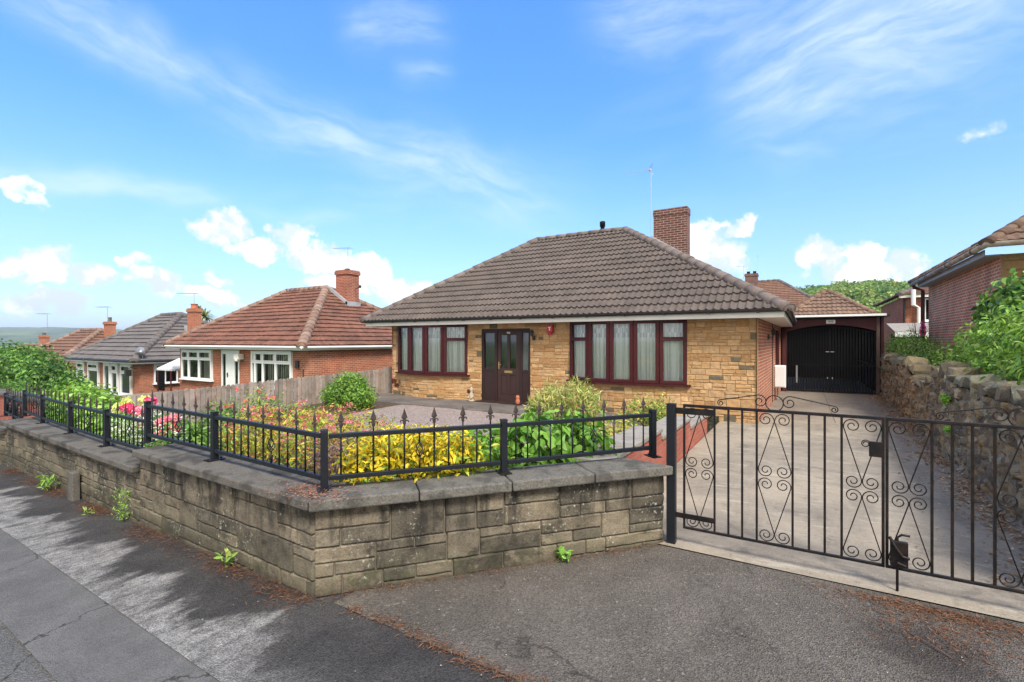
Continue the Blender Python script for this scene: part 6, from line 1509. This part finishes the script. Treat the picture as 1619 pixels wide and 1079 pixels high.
def wood():
    V = []; F = []; na, nd = 60, 24
    for i in range(na+1):
        az = R_(-42+92*i/na)
        for j in range(nd+1): d = 62+ (330-62)*j/nd; x, y = math.sin(az)*d, math.cos(az)*d; V.append((x, y, wood_h(x, y)-(0 if d < 230 else (d-230)*.15)))
    for i in range(na):
        for j in range(nd): F.append((i*(nd+1)+j, i*(nd+1)+j+1, (i+1)*(nd+1)+j+1, (i+1)*(nd+1)+j))
    o = link_mesh('hillside', V, F, M['soil'], smooth=True); o['kind'] = 'structure'
    rng = np.random.default_rng(9); PP = []; NN = []; CC = []
    for k in range(1500):
        az = R_(rng.uniform(-8, 22)); d = 105+ 135*rng.random()**.8; x, y = math.sin(az)*d, math.cos(az)*d; z = wood_h(x, y); r = rng.uniform(1.6, 3.4); hh = rng.uniform(.8, 1.15)
        n = 150; D = rng.normal(0, 1, (n, 3)); D /= np.linalg.norm(D, axis=1, keepdims=True); D[:, 2] = np.abs(D[:, 2])-.25; bl = 1+.28*np.array([mnoise.noise(Vector(q*2.2)+Vector((k*3.1, 0, 0))) for q in D])[:, None]
        PP.append(np.array([x, y, z+r*.5])+D*r*np.array([1, 1, hh])*bl*rng.uniform(.85, 1.05, (n, 1))); NN.append(D); c = np.array([[.14,.25,.045],[.20,.31,.06],[.10,.19,.04],[.27,.35,.09]][rng.integers(4)])*rng.uniform(.8, 1.2); CC.append(np.clip(c*(1+rng.uniform(-.25, .25, (n, 1))), 0, 1))
    o = foliage('wooded_hillside', M['leaf'], np.vstack(PP), np.vstack(NN), .80, rng, np.vstack(CC), None, .8, .2, .1, .45, 'kite', .3)
    o['kind'] = 'stuff'; o['label'] = 'dense green wood covering the hillside beyond the houses'; o['category'] = 'wood'
wood()
# ---- weeds at the foot of the front wall, fallen leaves, pine needles
def weed(label, x, y, h, n, pal, seed, w=.12, size=.07, aspect=.3, up=.6, name='weed'):
    h *= .8; w *= .75; size *= .72; z = gz(x); rng = np.random.default_rng(seed); t = thing(name, label, 'weed', (x, y, z), 'weeds at the foot of the front wall')
    P = np.stack([x+rng.normal(0, w*.5, n), y+rng.normal(0, w*.3, n), z+h*rng.random(n)**.7], 1); D = P-np.array([x, y, z-.05]); D /= np.linalg.norm(D, axis=1, keepdims=True)
    foliage('leaves', M['leaf'], P, D, size, rng, cols(rng, n, pal, None, .2), t, aspect, .15, -.6, .9, 'leaf', up); stems('stems', t, (x, y, z), P[:10], rng, .0035)
wy = wall_y
weed('leafy green weed at the wall foot near the stub post', -8.35, wy(-8.35)-.10, .24, 46, [(.25,.45,.07),(.18,.36,.05)], 150, .20, .11)
weed('feathery green weed growing up the wall below the step', -6.05, wy(-6.05)-.07, .40, 190, [(.22,.42,.05),(.30,.50,.08)], 151, .16, .05, .2)
weed('small flat weed on the pavement between the other two wall weeds', -6.7, wy(-6.7)-.16, .06, 14, [(.28,.42,.08)], 152, .14, .07)
weed('little green weed at the wall foot near the corner', -3.95, wy(-3.95)-.07, .16, 26, [(.22,.38,.07),(.34,.42,.10)], 153, .10, .085)
weed('dandelion rosette at the foot of the splayed wall', -1.66, 3.56, .12, 24, [(.16,.36,.05),(.24,.44,.08)], 154, .11, .10, .42, .3, 'dandelion')
def litter(name, label, pts, size, pal, seed, aspect=.4, lift=.012, cat='litter'):
    rng = np.random.default_rng(seed); P = np.array(pts); o = foliage(name, M['dry'], P+np.array([0, 0, lift])*rng.random((len(P), 1)), np.tile([0, 0, 1.], (len(P), 1)), size, rng, cols(rng, len(P), pal, None, .3), None, aspect, .25, 0, .28, 'kite', .6)
    o['kind'] = 'stuff'; o['label'] = label; o['category'] = cat
rg = random.Random(77); L = []
while len(L) < 5200:
    y = rg.uniform(4.7, 19.6); x = 1.60+.0305*y-.05-abs(rg.gauss(0, .17))*(1 if rg.random() < .9 else 2.2)
    if mnoise.noise(Vector((y*1.1, 3, 1)))+.55 > rg.random(): L.append((x, y, .024))
litter('fallen_leaves', 'dry brown fallen leaves along the foot of the rubble wall', L, .042, [(.30,.19,.11),(.40,.27,.17),(.22,.13,.08),(.46,.36,.26)], 160, .55)
L = []
while len(L) < 4200:
    x = rg.uniform(-10.5, -2.9); d = abs(rg.gauss(0, .09)); k = mnoise.noise(Vector((x*1.4, 8, 1)))+.25
    if k > rg.random()*.9: L.append((x, wy(x)-.02-d, gz(x)+.004))
for _ in range(700): s = rg.random(); L.append((-2.93+1.87*s+abs(rg.gauss(0, .06))*.76, 2.17+2.19*s-abs(rg.gauss(0, .06))*.65, .010))
litter('pine_needles', 'reddish brown pine needles gathered along the foot of the front wall', L, .05, [(.15,.062,.032),(.11,.055,.032),(.22,.11,.06),(.07,.045,.032)], 161, .07, .02)
L = []
for _ in range(900):
    x = rg.uniform(-2.6, -.6); L.append((x, 2.2+rg.gauss(0, .03)+.02*math.sin(x*5), .008))
for _ in range(1500): x = rg.gauss(.78, .33); L.append((x, 4.22-.10*abs(rg.gauss(0, 1)), .008))
for _ in range(700): L.append((rg.gauss(.72, .22), rg.gauss(3.9, .16), .008))
L2 = [(-3.05+rg.gauss(0, .16), 2.25+rg.gauss(0, .09), .708) for _ in range(700)]
litter('pine_needles', 'reddish needles and grit along the edge of the asphalt apron', L, .04, [(.17,.075,.04),(.22,.12,.07),(.10,.06,.04)], 162, .12, .012)
litter('pine_needles', 'pinkish fallen petals and needles on the coping around the corner post', L2, .022, [(.30,.12,.10),(.34,.19,.13),(.22,.12,.08)], 163, .35, .006)
L = [(rg.uniform(-4, 4), rg.uniform(1.6, 4.2), .010) for _ in range(260)]
litter('grit', 'scattered pale grit and crumbs on the asphalt', L, .010, [(.34,.29,.24),(.24,.19,.14),(.42,.38,.33)], 164, .8, .003)
def twig(pts, label):
    m = MB(); m.tube(pts, .004, 5); tag(obj('twig', m, M['wood_dark'], None), label, 'twig', 'dry twigs on the apron')
twig([(.56, 3.78, .014), (.66, 3.66, .022), (.72, 3.60, .014)], 'dry twig on the asphalt below the drop bolt')
twig([(.72, 3.02, .014), (.79, 3.03, .018), (.84, 3.06, .014)], 'pale dry twig lying nearest the camera on the asphalt')

# ------------------------------------------------------------------ summer haze over the valley
hz = bpy.data.materials.new('haze'); hz.use_nodes = True; hz.node_tree.nodes.clear(); g = NT(hz.node_tree)
pv = g.n('ShaderNodeVolumePrincipled'); pv.inputs['Density'].default_value = HAZE; g.put(pv.inputs['Color'], (.80, .89, 1.)); pv.inputs['Anisotropy'].default_value = .2
hz.node_tree.links.new(pv.outputs[0], g.n('ShaderNodeOutputMaterial').inputs['Volume'])
m = MB(); m.box((-6100, -6100, -26), (6100, 6100, 95)); o = obj('haze', m, hz); o['kind'] = 'stuff'; o['label'] = 'thin blue summer haze over the valley'; o['category'] = 'haze'
